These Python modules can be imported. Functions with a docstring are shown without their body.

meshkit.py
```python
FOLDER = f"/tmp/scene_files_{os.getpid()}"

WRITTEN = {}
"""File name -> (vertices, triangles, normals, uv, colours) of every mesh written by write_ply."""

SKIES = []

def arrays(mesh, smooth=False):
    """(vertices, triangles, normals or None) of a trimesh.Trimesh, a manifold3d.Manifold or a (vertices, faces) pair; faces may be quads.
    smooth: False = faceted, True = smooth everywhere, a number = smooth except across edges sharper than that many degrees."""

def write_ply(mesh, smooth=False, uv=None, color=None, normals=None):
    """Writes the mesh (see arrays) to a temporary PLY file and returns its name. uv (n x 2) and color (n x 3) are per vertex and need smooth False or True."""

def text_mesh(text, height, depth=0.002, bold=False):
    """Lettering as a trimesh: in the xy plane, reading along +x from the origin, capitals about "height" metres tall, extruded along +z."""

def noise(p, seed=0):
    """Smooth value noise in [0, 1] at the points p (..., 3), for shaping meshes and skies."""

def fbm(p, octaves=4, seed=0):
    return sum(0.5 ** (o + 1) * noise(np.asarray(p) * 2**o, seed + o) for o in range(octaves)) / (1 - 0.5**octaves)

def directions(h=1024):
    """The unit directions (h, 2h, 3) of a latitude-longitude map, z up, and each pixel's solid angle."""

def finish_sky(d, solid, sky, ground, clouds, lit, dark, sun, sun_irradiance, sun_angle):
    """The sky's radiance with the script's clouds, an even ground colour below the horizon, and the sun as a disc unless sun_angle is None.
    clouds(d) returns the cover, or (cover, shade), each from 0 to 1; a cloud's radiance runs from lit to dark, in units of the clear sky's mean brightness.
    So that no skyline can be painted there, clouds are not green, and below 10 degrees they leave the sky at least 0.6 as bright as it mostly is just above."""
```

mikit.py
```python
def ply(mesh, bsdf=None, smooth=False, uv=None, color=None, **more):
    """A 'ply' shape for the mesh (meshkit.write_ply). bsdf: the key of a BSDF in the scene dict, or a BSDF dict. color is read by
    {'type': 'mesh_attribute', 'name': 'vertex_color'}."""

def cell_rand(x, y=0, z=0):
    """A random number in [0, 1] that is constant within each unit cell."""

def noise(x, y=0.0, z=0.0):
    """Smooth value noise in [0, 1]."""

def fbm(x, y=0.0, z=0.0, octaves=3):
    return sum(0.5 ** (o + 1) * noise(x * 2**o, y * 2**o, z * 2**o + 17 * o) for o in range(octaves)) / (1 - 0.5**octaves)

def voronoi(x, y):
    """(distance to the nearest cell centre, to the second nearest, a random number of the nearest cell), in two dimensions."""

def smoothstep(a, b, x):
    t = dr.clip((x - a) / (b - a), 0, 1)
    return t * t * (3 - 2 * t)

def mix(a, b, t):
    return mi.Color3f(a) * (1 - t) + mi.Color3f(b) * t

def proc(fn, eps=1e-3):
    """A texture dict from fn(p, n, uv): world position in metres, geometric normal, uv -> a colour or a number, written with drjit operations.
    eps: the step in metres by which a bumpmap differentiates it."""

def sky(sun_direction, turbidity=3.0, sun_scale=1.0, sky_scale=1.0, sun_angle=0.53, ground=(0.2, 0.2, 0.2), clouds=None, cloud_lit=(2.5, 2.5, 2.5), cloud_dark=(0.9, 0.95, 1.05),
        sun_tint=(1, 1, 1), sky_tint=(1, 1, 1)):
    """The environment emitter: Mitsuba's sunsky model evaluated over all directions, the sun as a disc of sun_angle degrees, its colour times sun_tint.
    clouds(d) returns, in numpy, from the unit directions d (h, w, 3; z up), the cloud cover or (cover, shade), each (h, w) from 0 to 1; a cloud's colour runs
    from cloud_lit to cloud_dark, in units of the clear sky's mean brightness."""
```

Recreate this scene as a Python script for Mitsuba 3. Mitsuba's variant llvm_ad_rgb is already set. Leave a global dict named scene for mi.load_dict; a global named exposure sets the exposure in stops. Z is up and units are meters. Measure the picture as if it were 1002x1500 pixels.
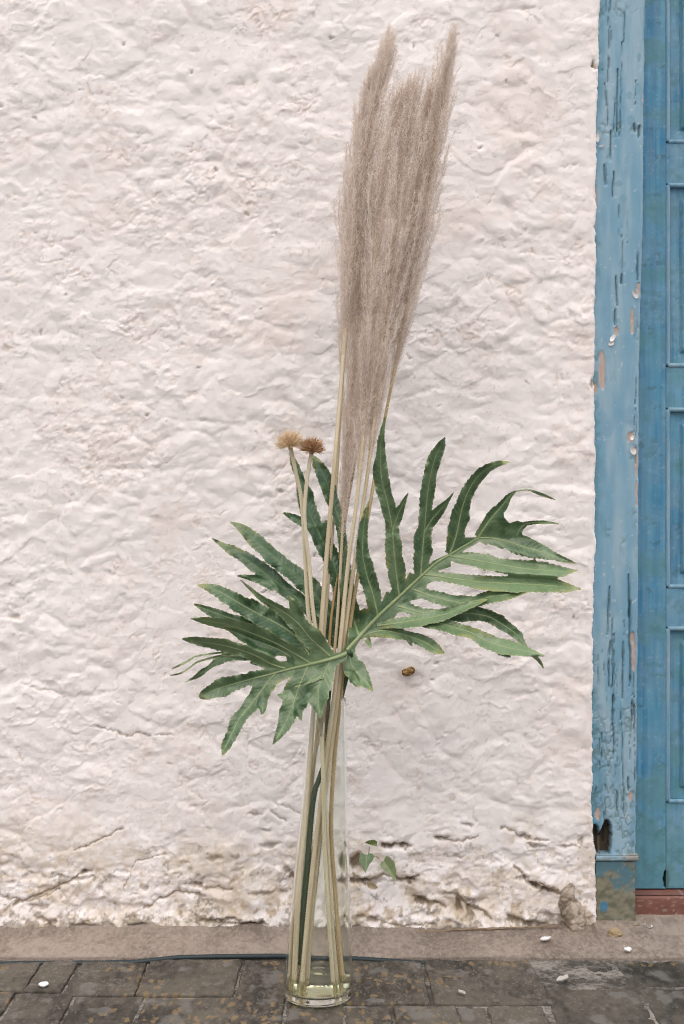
import math, random
import numpy as np, trimesh, shapely, mitsuba as mi, mikit, meshkit
import drjit as dr
from shapely.geometry import Polygon, LineString, Point
from shapely.ops import unary_union
from scipy.spatial import Delaunay, cKDTree
from scipy.interpolate import PchipInterpolator, CubicSpline
from scipy.ndimage import gaussian_filter
from mikit import noise, fbm, voronoi, smoothstep, mix

rng = np.random.default_rng(7)
T = mi.ScalarTransform4f
scene, labels = {}, {}

# ---------------------------------------------------------------- camera, sky, exposure
D, S, H = 2.5, 0.00115, 0.7015          # distance to the wall, metres per unit of the layout grid on the wall, eye height
scene['camera'] = {'type': 'perspective', 'fov': math.degrees(2 * math.atan(501 * S / D)), 'fov_axis': 'x',
                   'near_clip': 0.05, 'far_clip': 400.0,
                   'to_world': T().look_at(origin=[0, -D, H], target=[0, 0, H], up=[0, 0, 1])}


def overcast(d):                         # an overcast sky: brightest overhead, a third as bright at the horizon
    el = np.clip(d[..., 2], 0, 1)
    return np.ones_like(el), 1 - el


scene['sky'] = mikit.sky([-0.04, -0.58, 0.80], turbidity=3, sun_scale=0.12, sun_angle=50, clouds=overcast,
                         cloud_lit=(2.44, 2.42, 2.46), cloud_dark=(1.0, 1.0, 1.02), sun_tint=(0.98, 0.95, 0.98))
exposure = 2.95


# ---------------------------------------------------------------- helpers
def W(px, py, y):
    """The point at depth y (0 = the wall's plane, negative in front of it) for layout-grid coordinates."""
    f = (D + y) / D * S
    px, py, y = np.broadcast_arrays(np.asarray(px, float), np.asarray(py, float), np.asarray(y, float))
    return np.stack([(px - 501) * f, y, H - (py - 750) * f], -1)


def G(px, py):
    """The point on the ground."""
    f = 610.0 / (py - 750.0)
    return np.array([(px - 501) * S * f, (f - 1) * D])


def key_of(name):
    k, i = name, 0
    while k in scene or any(x.startswith(k + '__') for x in scene) or k in labels:
        i += 1
        k = f'{name}_{i:03d}'
    return k


def part_key(parent, name):
    k, i = f'{parent}__{name}', 0
    while k in scene:
        i += 1
        k = f'{parent}__{name}_{i:03d}'
    return k


def put(key, mesh, bsdf, smooth=40, color=None, label=None, cat=None, kind=None, group=None):
    scene[key] = mikit.ply(mesh, bsdf, smooth=smooth, color=color)
    say(key, label, cat, kind, group)
    return key


def say(key, label=None, cat=None, kind=None, group=None):
    d = {k: v for k, v in (('label', label), ('category', cat), ('kind', kind), ('group', group)) if v}
    if d:
        labels[key] = d


def nz(p, scale, seed=0, octaves=1):
    p = np.asarray(p, float) * scale
    if p.shape[-1] == 2:
        p = np.concatenate([p, np.full(p.shape[:-1] + (1,), 0.37)], -1)
    return meshkit.noise(p, seed) if octaves == 1 else meshkit.fbm(p, octaves, seed)


def sst(a, b, x):
    t = np.clip((x - a) / (b - a), 0, 1)
    return t * t * (3 - 2 * t)


def lerp3(c0, c1, t):
    return np.asarray(c0) * (1 - t[..., None]) + np.asarray(c1) * t[..., None]


def grid_faces(nr, nc):
    i = np.arange(nr * nc).reshape(nr, nc)
    return np.stack([i[:-1, :-1], i[:-1, 1:], i[1:, 1:], i[1:, :-1]], -1).reshape(-1, 4)


def spline(pts, step):
    """A smooth curve through the points (n, k), resampled about every `step` in the first two or three columns."""
    pts = np.asarray(pts, float)
    seg = np.linalg.norm(np.diff(pts[:, :2], axis=0), axis=1)
    t = np.concatenate([[0], np.cumsum(np.maximum(seg, 1e-6))])
    n = max(3, int(t[-1] / step) + 1)
    tt = np.linspace(0, t[-1], n)
    return PchipInterpolator(t, pts, axis=0)(tt), tt / t[-1]


def tube(c, r, sides=8, cap=True):
    """A tube mesh along the points c (n, 3) with radii r."""
    c = np.asarray(c, float)
    r = np.broadcast_to(np.asarray(r, float), (len(c),))
    t = np.gradient(c, axis=0)
    t /= np.linalg.norm(t, axis=1, keepdims=True) + 1e-12
    ref = np.array([0.3, 1.0, 0.2]) if abs(t[:, 1]).mean() < 0.8 else np.array([1.0, 0.1, 0.3])
    u = np.cross(t, ref)
    u /= np.linalg.norm(u, axis=1, keepdims=True) + 1e-12
    w = np.cross(t, u)
    a = np.arange(sides) * 2 * np.pi / sides
    v = c[:, None] + r[:, None, None] * (np.cos(a)[None, :, None] * u[:, None] + np.sin(a)[None, :, None] * w[:, None])
    n = len(c)
    idx = np.arange(n * sides).reshape(n, sides)
    nxt = np.roll(idx, -1, axis=1)
    f = np.stack([idx[:-1], idx[1:], nxt[1:], nxt[:-1]], -1).reshape(-1, 4)
    f = np.vstack([f[:, [0, 1, 2]], f[:, [0, 2, 3]]])
    v = v.reshape(-1, 3)
    if cap:
        v = np.vstack([v, c[:1], c[-1:]])
        a0 = np.stack([np.full(sides, n * sides), idx[0], nxt[0]], -1)
        a1 = np.stack([np.full(sides, n * sides + 1), nxt[-1], idx[-1]], -1)
        f = np.vstack([f, a0, a1])
    m = trimesh.Trimesh(v, f, process=False)
    return m


def tw(b):
    return {'type': 'twosided', 'bsdf': b}


VC = {'type': 'mesh_attribute', 'name': 'vertex_color'}


def pr(color, rough=0.6, spec=0.3, **k):
    if isinstance(color, (tuple, list)):
        color = {'type': 'rgb', 'value': list(color)}
    return {'type': 'principled', 'base_color': color, 'roughness': rough, 'specular': spec, **k}


# ---------------------------------------------------------------- materials
def fine_grain(p, n, uv):
    return 0.0011 * fbm(p.x * 480, p.y * 480, p.z * 480, 2)


def wood_grain(p, n, uv):
    return 0.0009 * fbm(p.x * 500, p.y * 300, p.z * 30, 2) + 0.0003 * noise(p.x * 300, p.y * 300, p.z * 300)


scene['whitewash'] = tw({'type': 'bumpmap', 'arbitrary': mikit.proc(fine_grain, 4e-4), 'bsdf': pr(VC, 0.85, 0.15)})
scene['blue_paint'] = tw({'type': 'bumpmap', 'arbitrary': mikit.proc(wood_grain, 4e-4), 'bsdf': pr(VC, 0.5, 0.35)})
scene['matte_vertex'] = tw(pr(VC, 0.8, 0.2))
scene['gloss_vertex'] = tw(pr(VC, 0.45, 0.4))


def stone_color(p, n, uv):
    a = fbm(p.x * 16, p.y * 9, p.z * 9, 4)
    b = fbm(p.x * 130, p.y * 60, p.z * 60, 3)
    tone = noise(p.x * 6.1 + 3, p.y * 5.1, 5.5)
    c = mix((0.026, 0.0225, 0.0185), (0.098, 0.086, 0.070), smoothstep(0.25, 0.8, a * 0.6 + b * 0.45 + (tone - 0.5) * 0.45))
    dust = smoothstep(0.58, 0.74, fbm(p.x * 45 + 9, p.y * 30, p.z * 30, 4))
    c = mix(c, (0.17, 0.165, 0.155), dust * 0.5)
    grit = smoothstep(0.62, 0.82, fbm(p.x * 420, p.y * 170, p.z * 170, 2))
    c = mix(c, (0.22, 0.21, 0.195), grit * 0.35)
    wx, wy = p.x + 0.010 * fbm(p.x * 120, p.y * 60, 3.0, 2), p.y + 0.018 * fbm(p.x * 120, p.y * 60, 8.0, 2)
    d1, d2, r = voronoi(wx * 72, wy * 32)
    area = smoothstep(0.46, 0.56, fbm(p.x * 7.5 + 4.2, p.y * 7 + 1.0, 2.0, 2))
    spot = smoothstep(0.46, 0.30, d1 + 0.22 * noise(p.x * 420, p.y * 200, 1.0)) * smoothstep(0.45, 0.50, r) * area
    c = mix(c, mix((0.120, 0.085, 0.042), (0.23, 0.165, 0.090), b), spot * 0.8)
    return c


def stone_bump(p, n, uv):
    return 0.0022 * fbm(p.x * 130, p.y * 80, p.z * 130, 3)


scene['cobble_stone'] = tw({'type': 'bumpmap', 'arbitrary': mikit.proc(stone_bump, 5e-4), 'bsdf': pr(mikit.proc(stone_color), 0.62, 0.35)})


def bed_color(p, n, uv):
    a = fbm(p.x * 22, p.y * 22, 1.0, 3)
    b = fbm(p.x * 190, p.y * 190, 1.0, 2)
    return mix((0.06, 0.056, 0.05), (0.24, 0.225, 0.205), smoothstep(0.3, 0.72, a * 0.6 + b * 0.4))


scene['joint_sand'] = tw({'type': 'bumpmap', 'arbitrary': mikit.proc(stone_bump, 5e-4), 'bsdf': pr(mikit.proc(bed_color), 0.9, 0.1)})


def concrete_color(p, n, uv):
    a = fbm(p.x * 12, p.y * 9, 3.0 + p.z * 12, 4)
    b = fbm(p.x * 230, p.y * 100, 3.0 + p.z * 230, 2)
    c = mix((0.150, 0.122, 0.102), (0.285, 0.240, 0.210), smoothstep(0.25, 0.75, a * 0.6 + b * 0.45))
    speck = smoothstep(0.58, 0.78, fbm(p.x * 480, p.y * 200, 2.0 + p.z * 480, 2))
    c = mix(c, (0.45, 0.41, 0.37), speck * 0.3)
    dark = smoothstep(0.60, 0.74, fbm(p.x * 50 + 3, p.y * 25, 6.0, 4))
    return mix(c, (0.12, 0.10, 0.085), dark * 0.35)


def concrete_bump(p, n, uv):
    return 0.0013 * fbm(p.x * 260, p.y * 260, p.z * 260, 2)


scene['old_concrete'] = tw({'type': 'bumpmap', 'arbitrary': mikit.proc(concrete_bump, 5e-4), 'bsdf': pr(mikit.proc(concrete_color), 0.9, 0.15)})
scene['clear_glass'] = {'type': 'dielectric', 'int_ior': 1.49, 'ext_ior': 1.0, 'specular_transmittance': {'type': 'rgb', 'value': [0.975, 0.985, 0.97]}}
scene['vase_water_look'] = {'type': 'dielectric', 'int_ior': 1.33, 'ext_ior': 1.0, 'specular_transmittance': {'type': 'rgb', 'value': [0.94, 0.945, 0.82]}}
scene['leaf_skin'] = tw(pr(VC, 0.38, 0.6, clearcoat=0.15, clearcoat_gloss=0.5))
scene['plume_hair'] = {'type': 'principledthin', 'base_color': VC, 'roughness': 0.8, 'diff_trans': 1.2, 'eta': 1.3}
scene['dark_rubber'] = tw(pr((0.018, 0.030, 0.036), 0.5, 0.4))
scene['paint_flake'] = tw(pr((0.72, 0.72, 0.73), 0.6, 0.3))


def mud_color(p, n, uv):
    a = fbm(p.x * 300, p.y * 300, p.z * 300, 3)
    return mix((0.10, 0.055, 0.018), (0.36, 0.23, 0.10), smoothstep(0.3, 0.7, a))


scene['dry_mud'] = tw(pr(mikit.proc(mud_color), 0.9, 0.1))


def pebble_color(p, n, uv):
    a = fbm(p.x * 200, p.y * 200, p.z * 200, 3)
    return mix((0.26, 0.19, 0.11), (0.42, 0.34, 0.23), a)


scene['ochre_stone'] = tw(pr(mikit.proc(pebble_color), 0.85, 0.15))

# ---------------------------------------------------------------- the ground
b = trimesh.creation.box((160, 90, 0.02))
b.apply_translation((0, -45 - 0.9, -0.035))
put('ground', b, 'joint_sand', False, kind='structure')
xs, ys = np.linspace(-1.5, 1.9, 120), np.linspace(-0.95, -0.14, 40)
gx, gy = np.meshgrid(xs, ys)
gz = -0.0042 + 0.003 * (nz(np.stack([gx, gy], -1), 30, 3) - 0.5)
gz[0] = -0.03
put('pavement', (np.stack([gx, gy, gz], -1).reshape(-1, 3), grid_faces(*gx.shape)), 'joint_sand', True, kind='structure')

# the worn concrete strip between the wall and the setts
xs = np.concatenate([np.linspace(-1.5, -0.62, 30), np.linspace(-0.615, 0.615, 420), np.linspace(0.62, 1.9, 30)])
ys = np.concatenate([np.linspace(-0.1665, -0.1635, 3), np.linspace(-0.161, 0.05, 80), [0.12, 0.3]])
gx, gy = np.meshgrid(xs, ys)
p2 = np.stack([gx, gy], -1)
gz = 0.0015 + 0.006 * (nz(p2, 9, 11, 3) - 0.5) + 0.0022 * (nz(p2, 60, 12, 3) - 0.5) + 0.010 * sst(-0.05, 0.02, gy)
crack = np.abs(nz(p2, 13, 21, 2) - 0.5 + 0.05 * (nz(p2, 60, 5) - 0.5))
gz -= 0.003 * np.exp(-(crack / 0.008) ** 2) * sst(0.45, 0.6, nz(p2, 4, 31))
gz += np.where(gx > 0.42, 0.004 * sst(-0.15, -0.03, gy), 0)
gz[0] = -0.03
gz[1] -= 0.002
gy = gy + np.where(np.arange(len(ys))[:, None] < 3, 0.0022 * (nz(p2, 22, 41, 3) - 0.5) * 2, 0)
put('concrete_strip', (np.stack([gx, gy, gz], -1).reshape(-1, 3), grid_faces(*gx.shape)), 'old_concrete', True, kind='structure')


# the paving setts
def sett(x0, x1, y0, y1, seed, fine=True, raise_=0.0, skew=(0, 0, 0, 0)):
    gap = 0.0005
    x0, x1, y0, y1 = x0 + gap, x1 - gap, y0 + gap, y1 - gap
    step = 0.0032 if fine else 0.02
    e = [0, 0.0015, 0.004, 0.008] if fine else [0, 0.005]
    def axis(a, b):
        L = b - a
        n = max(2, int(L / step))
        return np.concatenate([a + np.array(e), np.linspace(a + e[-1] + step, b - e[-1] - step, n), b - np.array(e[::-1])])
    xs, ys = axis(x0, x1), axis(y0, y1)
    gx, gy = np.meshgrid(xs, ys)
    edge = np.minimum(np.minimum(gx - x0, x1 - gx), np.minimum(gy - y0, y1 - gy))
    s, t = (gx - x0) / (x1 - x0), (gy - y0) / (y1 - y0)
    gx = gx + (skew[0] * (1 - s) + skew[1] * s) * (1 - t)
    gy = gy + (skew[2] * (1 - t) + skew[3] * t) * s
    p2 = np.stack([gx, gy], -1) + seed * 0.37
    R = 0.0045
    z = -0.001 + raise_ - np.where(edge < R, R - np.sqrt(np.maximum(R ** 2 - (R - edge) ** 2, 0)), 0) * 0.75
    z += 0.006 * (nz(p2, 22, seed, 3) - 0.5) + 0.003 * (nz(p2, 95, seed + 3, 3) - 0.5)
    wob = 0.0030 * (nz(p2, 45, seed + 9, 2) - 0.5) * np.exp(-edge / 0.008) * 2
    gx, gy = gx + wob, gy + 0.7 * wob
    v = np.stack([gx, gy, z], -1)
    nr, nc = gx.shape
    ring = np.concatenate([np.arange(nc), np.arange(2, nr) * nc - 1 + 0, np.arange(nr * nc - 1, (nr - 1) * nc - 1, -1), np.arange((nr - 2) * nc, 0, -nc)])
    ring = np.concatenate([np.arange(nc), np.arange(1, nr) * nc + nc - 1, (nr - 1) * nc + np.arange(nc - 2, -1, -1), np.arange(nr - 2, 0, -1) * nc])
    v = v.reshape(-1, 3)
    low = v[ring].copy()
    low[:, 2] = -0.04
    k = np.arange(len(ring))
    k2 = np.roll(k, -1)
    f = grid_faces(nr, nc)
    f = np.vstack([f, np.stack([ring[k], k + len(v), k2 + len(v), ring[k2]], -1)])
    return np.vstack([v, low]), f


def put_sett(*a, **k):
    put(part_key('pavement', 'sett'), sett(*a, **k), 'cobble_stone', 30)


row1 = [(-62, 47, 1408, 1452), (49, 104, 1407, 1453), (106, 206, 1408, 1457), (208, 349, 1405, 1458), (351, 484, 1405, 1460), (486, 623, 1405, 1470),
        (625, 789, 1405, 1470), (793, 907, 1408, 1443), (910, 1020, 1405, 1443)]
row2 = [(-85, 8, 1453, 1524), (10, 98, 1454, 1524), (100, 203, 1458, 1524), (206, 416, 1459, 1530), (418, 504, 1462, 1530), (506, 574, 1473, 1530),
        (576, 670, 1473, 1524), (672, 714, 1473, 1530), (716, 800, 1473, 1530), (806, 948, 1446, 1524), (951, 1085, 1446, 1530)]
for i, (a, b_, c, d) in enumerate(row1 + row2):
    m = 0.5 * (c + min(d, 1500))
    xa, xb = G(a, m)[0], G(b_, m)[0]
    yb, yf = G(501, c)[1], G(501, d)[1]
    sk = (0.006, 0.010, 0, 0) if i in (6, 15) else (rng.uniform(-.003, .003), rng.uniform(-.003, .003), 0, 0)
    put_sett(xa, xb, yf, yb, 50 + i, True, rng.uniform(-0.002, 0.002) + (0.003 if i == 3 else 0) - (0.003 if i == 7 else 0), sk)
yy = G(501, 1530)[1]
for r in range(2):
    x = -0.85 + 0.05 * r
    while x < 0.85:
        w = rng.uniform(0.10, 0.17)
        put_sett(x, x + w, yy - 0.16 * (r + 1), yy - 0.16 * r, int(rng.integers(100, 900)), False)
        x += w
for yf, yb, xa, xb in ((-0.335, -0.168, -0.95, -0.566), (-0.335, -0.168, 0.545, 0.95), (-0.545, -0.337, -0.95, -0.56), (-0.545, -0.337, 0.565, 0.95)):
    n = 3
    for k in range(n):
        put_sett(xa + (xb - xa) * k / n, xa + (xb - xa) * (k + 1) / n, yf, yb, int(rng.integers(100, 900)), False)


# ---------------------------------------------------------------- the whitewashed rubble wall
def cells(p, spacing, seed, aspect=1.0):
    """F1, F2, the cell's number and its centre for points p (n, 2) in jittered cells."""
    r = np.random.default_rng(seed)
    sx, sy = spacing * aspect, spacing
    nx, ny = int(3.9 / sx) + 3, int(2.9 / sy) + 3
    cx, cy = np.meshgrid(np.arange(nx), np.arange(ny))
    c = np.stack([(cx + 0.5 * (cy % 2) + r.uniform(-.42, .42, cx.shape)) * sx - 1.7, (cy + r.uniform(-.42, .42, cy.shape)) * sy - 0.25], -1).reshape(-1, 2)
    d, i = cKDTree(c / [aspect, 1]).query(p / [aspect, 1], k=2)
    return d[:, 0], d[:, 1], i[:, 0], c, r


def wall_edge(z):
    py = 750 - (z - H) / S
    e = np.interp(py, [-1200, 0, 95, 200, 300, 420, 560, 640, 800, 900, 1000, 1150, 1200, 1255, 1360, 1420], [880, 878, 875, 873, 872, 872, 869, 871, 871, 868, 868, 867, 866, 872, 872, 872])
    q = np.stack([z * 0 + 3.1, z], -1)
    e = e + 7 * (nz(q, 28, 71, 3) - 0.5) + 3 * (nz(q, 140, 72, 2) - 0.5)
    return (e - 501) * S


CAVES = [  # x, z as layout px, half sizes, depth (mm)
    (523, 1262, 9, 11, 22), (520, 1290, 16, 4, 14), (560, 1238, 5, 3, 14), (572, 1237, 9, 3, 13), (590, 1238, 7, 5, 16), (602, 1290, 9, 3.5, 14), (578, 1290, 10, 2, 9),
    (545, 1290, 14, 4, 9), (655, 1310, 13, 2.5, 10), (618, 1318, 8, 6, 13), (636, 1322, 9, 3, 9), (672, 1322, 5, 12, 12), (688, 1335, 6, 10, 12), (697, 1318, 13, 3, 9), (545, 1345, 8, 4, 11),
    (752, 1345, 12, 4, 10), (770, 1350, 5, 4, 13), (767, 1224, 8, 3, 10), (785, 1239, 10, 2.5, 11), (764, 1285, 12, 3, 9), (782, 1295, 9, 3, 13), (801, 1303, 10, 3.5, 13), (648, 1227, 9, 2.5, 9),
    (686, 1207, 10, 2, 8), (672, 1254, 9, 2, 6), (832, 1240, 13, 2, 6), (850, 1230, 4, 6, 9),
    (390, 1216, 7, 2, 9), (396, 1237, 12, 3, 8), (420, 1273, 6, 3, 10), (428, 1280, 4, 5, 13), (206, 1355, 14, 3, 10), (90, 1362, 10, 4, 12), (80, 1350, 8, 3, 9), (225, 1362, 10, 3, 11), (330, 1346, 22, 2, 11),
    (365, 1351, 20, 2, 10), (55, 1325, 18, 3, 7), (118, 1285, 14, 2, 7), (127, 1275, 5, 2, 9), (150, 1300, 5, 6, 8), (268, 1330, 8, 7, 8), (215, 1300, 6, 4, 7), (283, 1295, 14, 3, 7), (314, 1257, 10, 3, 7), (385, 1308, 18, 3, 8), (416, 1307, 8, 3, 11),
    (280, 105, 4, 2.5, 8), (185, 66, 4, 3, 7), (118, 133, 6, 2, 6), (317, 250, 3, 6, 7), (95, 433, 4, 2, 7), (215, 610, 4, 2, 7), (1, 158, 4, 2, 7), (50, 175, 4, 4, 6), (360, 315, 9, 9, 4), (62, 488, 3, 9, 6),
    (672, 51, 3, 2, 8), (606, 68, 3, 9, 6), (484, 57, 9, 2, 8), (730, 53, 6, 2, 7), (740, 121, 2, 2, 8), (702, 216, 8, 3, 6), (640, 596, 6, 2.5, 7), (600, 523, 3, 9, 5), (472, 408, 4, 3, 8), (404, 342, 10, 3, 5), (383, 455, 4, 2, 6),
    (463, 812, 4, 3.5, 9), (390, 869, 9, 3, 8), (412, 721, 9, 3, 6), (680, 1180, 3, 2, 7), (244, 620, 2, 2, 7), (290, 540, 6, 2, 6), (180, 585, 8, 2, 5), (147, 697, 6, 2, 6), (640, 970, 3, 4, 8), (634, 998, 4, 3, 7), (705, 960, 4, 2, 5),
    (838, 902, 2, 8, 7), (820, 862, 6, 3, 6), (870, 95, 2.5, 6, 14), (866, 332, 2.5, 4, 12), (866, 560, 2.5, 6, 12), (770, 560, 8, 2, 4), (20, 905, 8, 3, 5), (110, 1075, 14, 2, 4), (250, 1120, 12, 2, 4), (375, 1190, 9, 2, 6), (580, 800, 12, 2, 3)]


def cracks(p, q, fine):
    """Fine broken cracks and lifted plaster edges, from 0 to 1."""
    k = np.zeros(len(p))
    for f_, sd, asp in ((17, 45, (0.8, 1.5)), (26, 55, (1.3, 0.9)), (38, 65, (1.0, 1.3))):
        a = nz((q + 1.6 * fine) * asp, f_, sd, 4) - 0.5
        k = np.maximum(k, np.exp(-(a / (0.00042 * f_)) ** 2) * sst(0.55, 0.66, nz(p, 13, sd + 1, 3) * 0.7 + 0.3 * nz(p, 60, sd + 2, 2)))
    return k


def warps(p):
    warp = 0.030 * (np.stack([nz(p, 16, 1, 3), nz(p, 16, 2, 3)], -1) - 0.5) + 0.012 * (np.stack([nz(p, 70, 3, 2), nz(p, 70, 4, 2)], -1) - 0.5)
    fine = 0.006 * (np.stack([nz(p, 130, 6, 3), nz(p, 130, 7, 3)], -1) - 0.5)
    return warp, p + warp, fine


CREV = [([(606, 1312), (628, 1322), (651, 1325)], 2.2, 8), ([(671, 1308), (684, 1326), (704, 1334), (718, 1346)], 1.8, 8), ([(756, 1270), (772, 1290), (800, 1302), (826, 1308)], 1.8, 8), ([(125, 1274), (100, 1292), (65, 1306), (20, 1322)], 1.8, 7),
        ([(50, 1338), (72, 1350), (100, 1366)], 2.0, 7), ([(212, 1328), (245, 1312), (280, 1304), (300, 1312)], 1.5, 6), ([(296, 1344), (330, 1348), (362, 1353), (385, 1350)], 1.7, 8), ([(105, 1352), (140, 1354)], 2.0, 7),
        ([(180, 1212), (165, 1224), (110, 1243)], 1.2, 5), ([(400, 1190), (420, 1204)], 1.4, 5), ([(536, 1290), (560, 1284), (600, 1288), (612, 1282)], 1.8, 7), ([(640, 1228), (675, 1232), (700, 1222)], 1.2, 5), ([(735, 1212), (765, 1224), (800, 1232)], 1.4, 5),
        ([(560, 1236), (600, 1240)], 2.0, 8), ([(520, 1280), (532, 1292), (548, 1300)], 2.0, 8), ([(180, 1305), (200, 1260), (240, 1252)], 1.0, 4), ([(745, 1340), (775, 1350), (800, 1352)], 1.8, 7), ([(0, 1310), (40, 1318), (90, 1302)], 1.4, 5),
        ([(525, 1340), (570, 1352), (640, 1352)], 1.4, 5), ([(440, 1190), (425, 1180), (400, 1176)], 1.0, 4), ([(285, 1292), (300, 1300), (340, 1302)], 1.5, 6), ([(140, 1062), (180, 1075), (250, 1078)], 1.0, 4), ([(30, 1000), (90, 1016)], 1.0, 3)]


def crevices(p):
    """The larger crevices at the foot of the wall: how deep (mm), along broken lines."""
    X, Z = p[:, 0] / S + 501, 750 - (p[:, 1] - H) / S
    wx, wz = X + 14 * (nz(p, 50, 85, 3) - 0.5) + 6 * (nz(p, 190, 87, 2) - 0.5), Z + 14 * (nz(p, 50, 86, 3) - 0.5) + 6 * (nz(p, 190, 88, 2) - 0.5)
    out = np.zeros(len(p))
    for line, w, dep in CREV:
        l_ = np.asarray(line, float)
        sel = (X > l_[:, 0].min() - 25) & (X < l_[:, 0].max() + 25) & (Z > l_[:, 1].min() - 25) & (Z < l_[:, 1].max() + 25)
        if not sel.any():
            continue
        q_ = np.stack([wx[sel], wz[sel]], -1)
        best = np.full(len(q_), 99.0)
        for a, b_ in zip(l_[:-1], l_[1:]):
            t = np.clip(((q_ - a) @ (b_ - a)) / ((b_ - a) @ (b_ - a)), 0, 1)
            best = np.minimum(best, np.linalg.norm(q_ - a - t[:, None] * (b_ - a), axis=1))
        width = w * (0.4 + 1.3 * nz(p[sel], 70, 89, 2))
        out[sel] = np.maximum(out[sel], dep * np.exp(-(best / width) ** 2))
    return out


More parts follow.
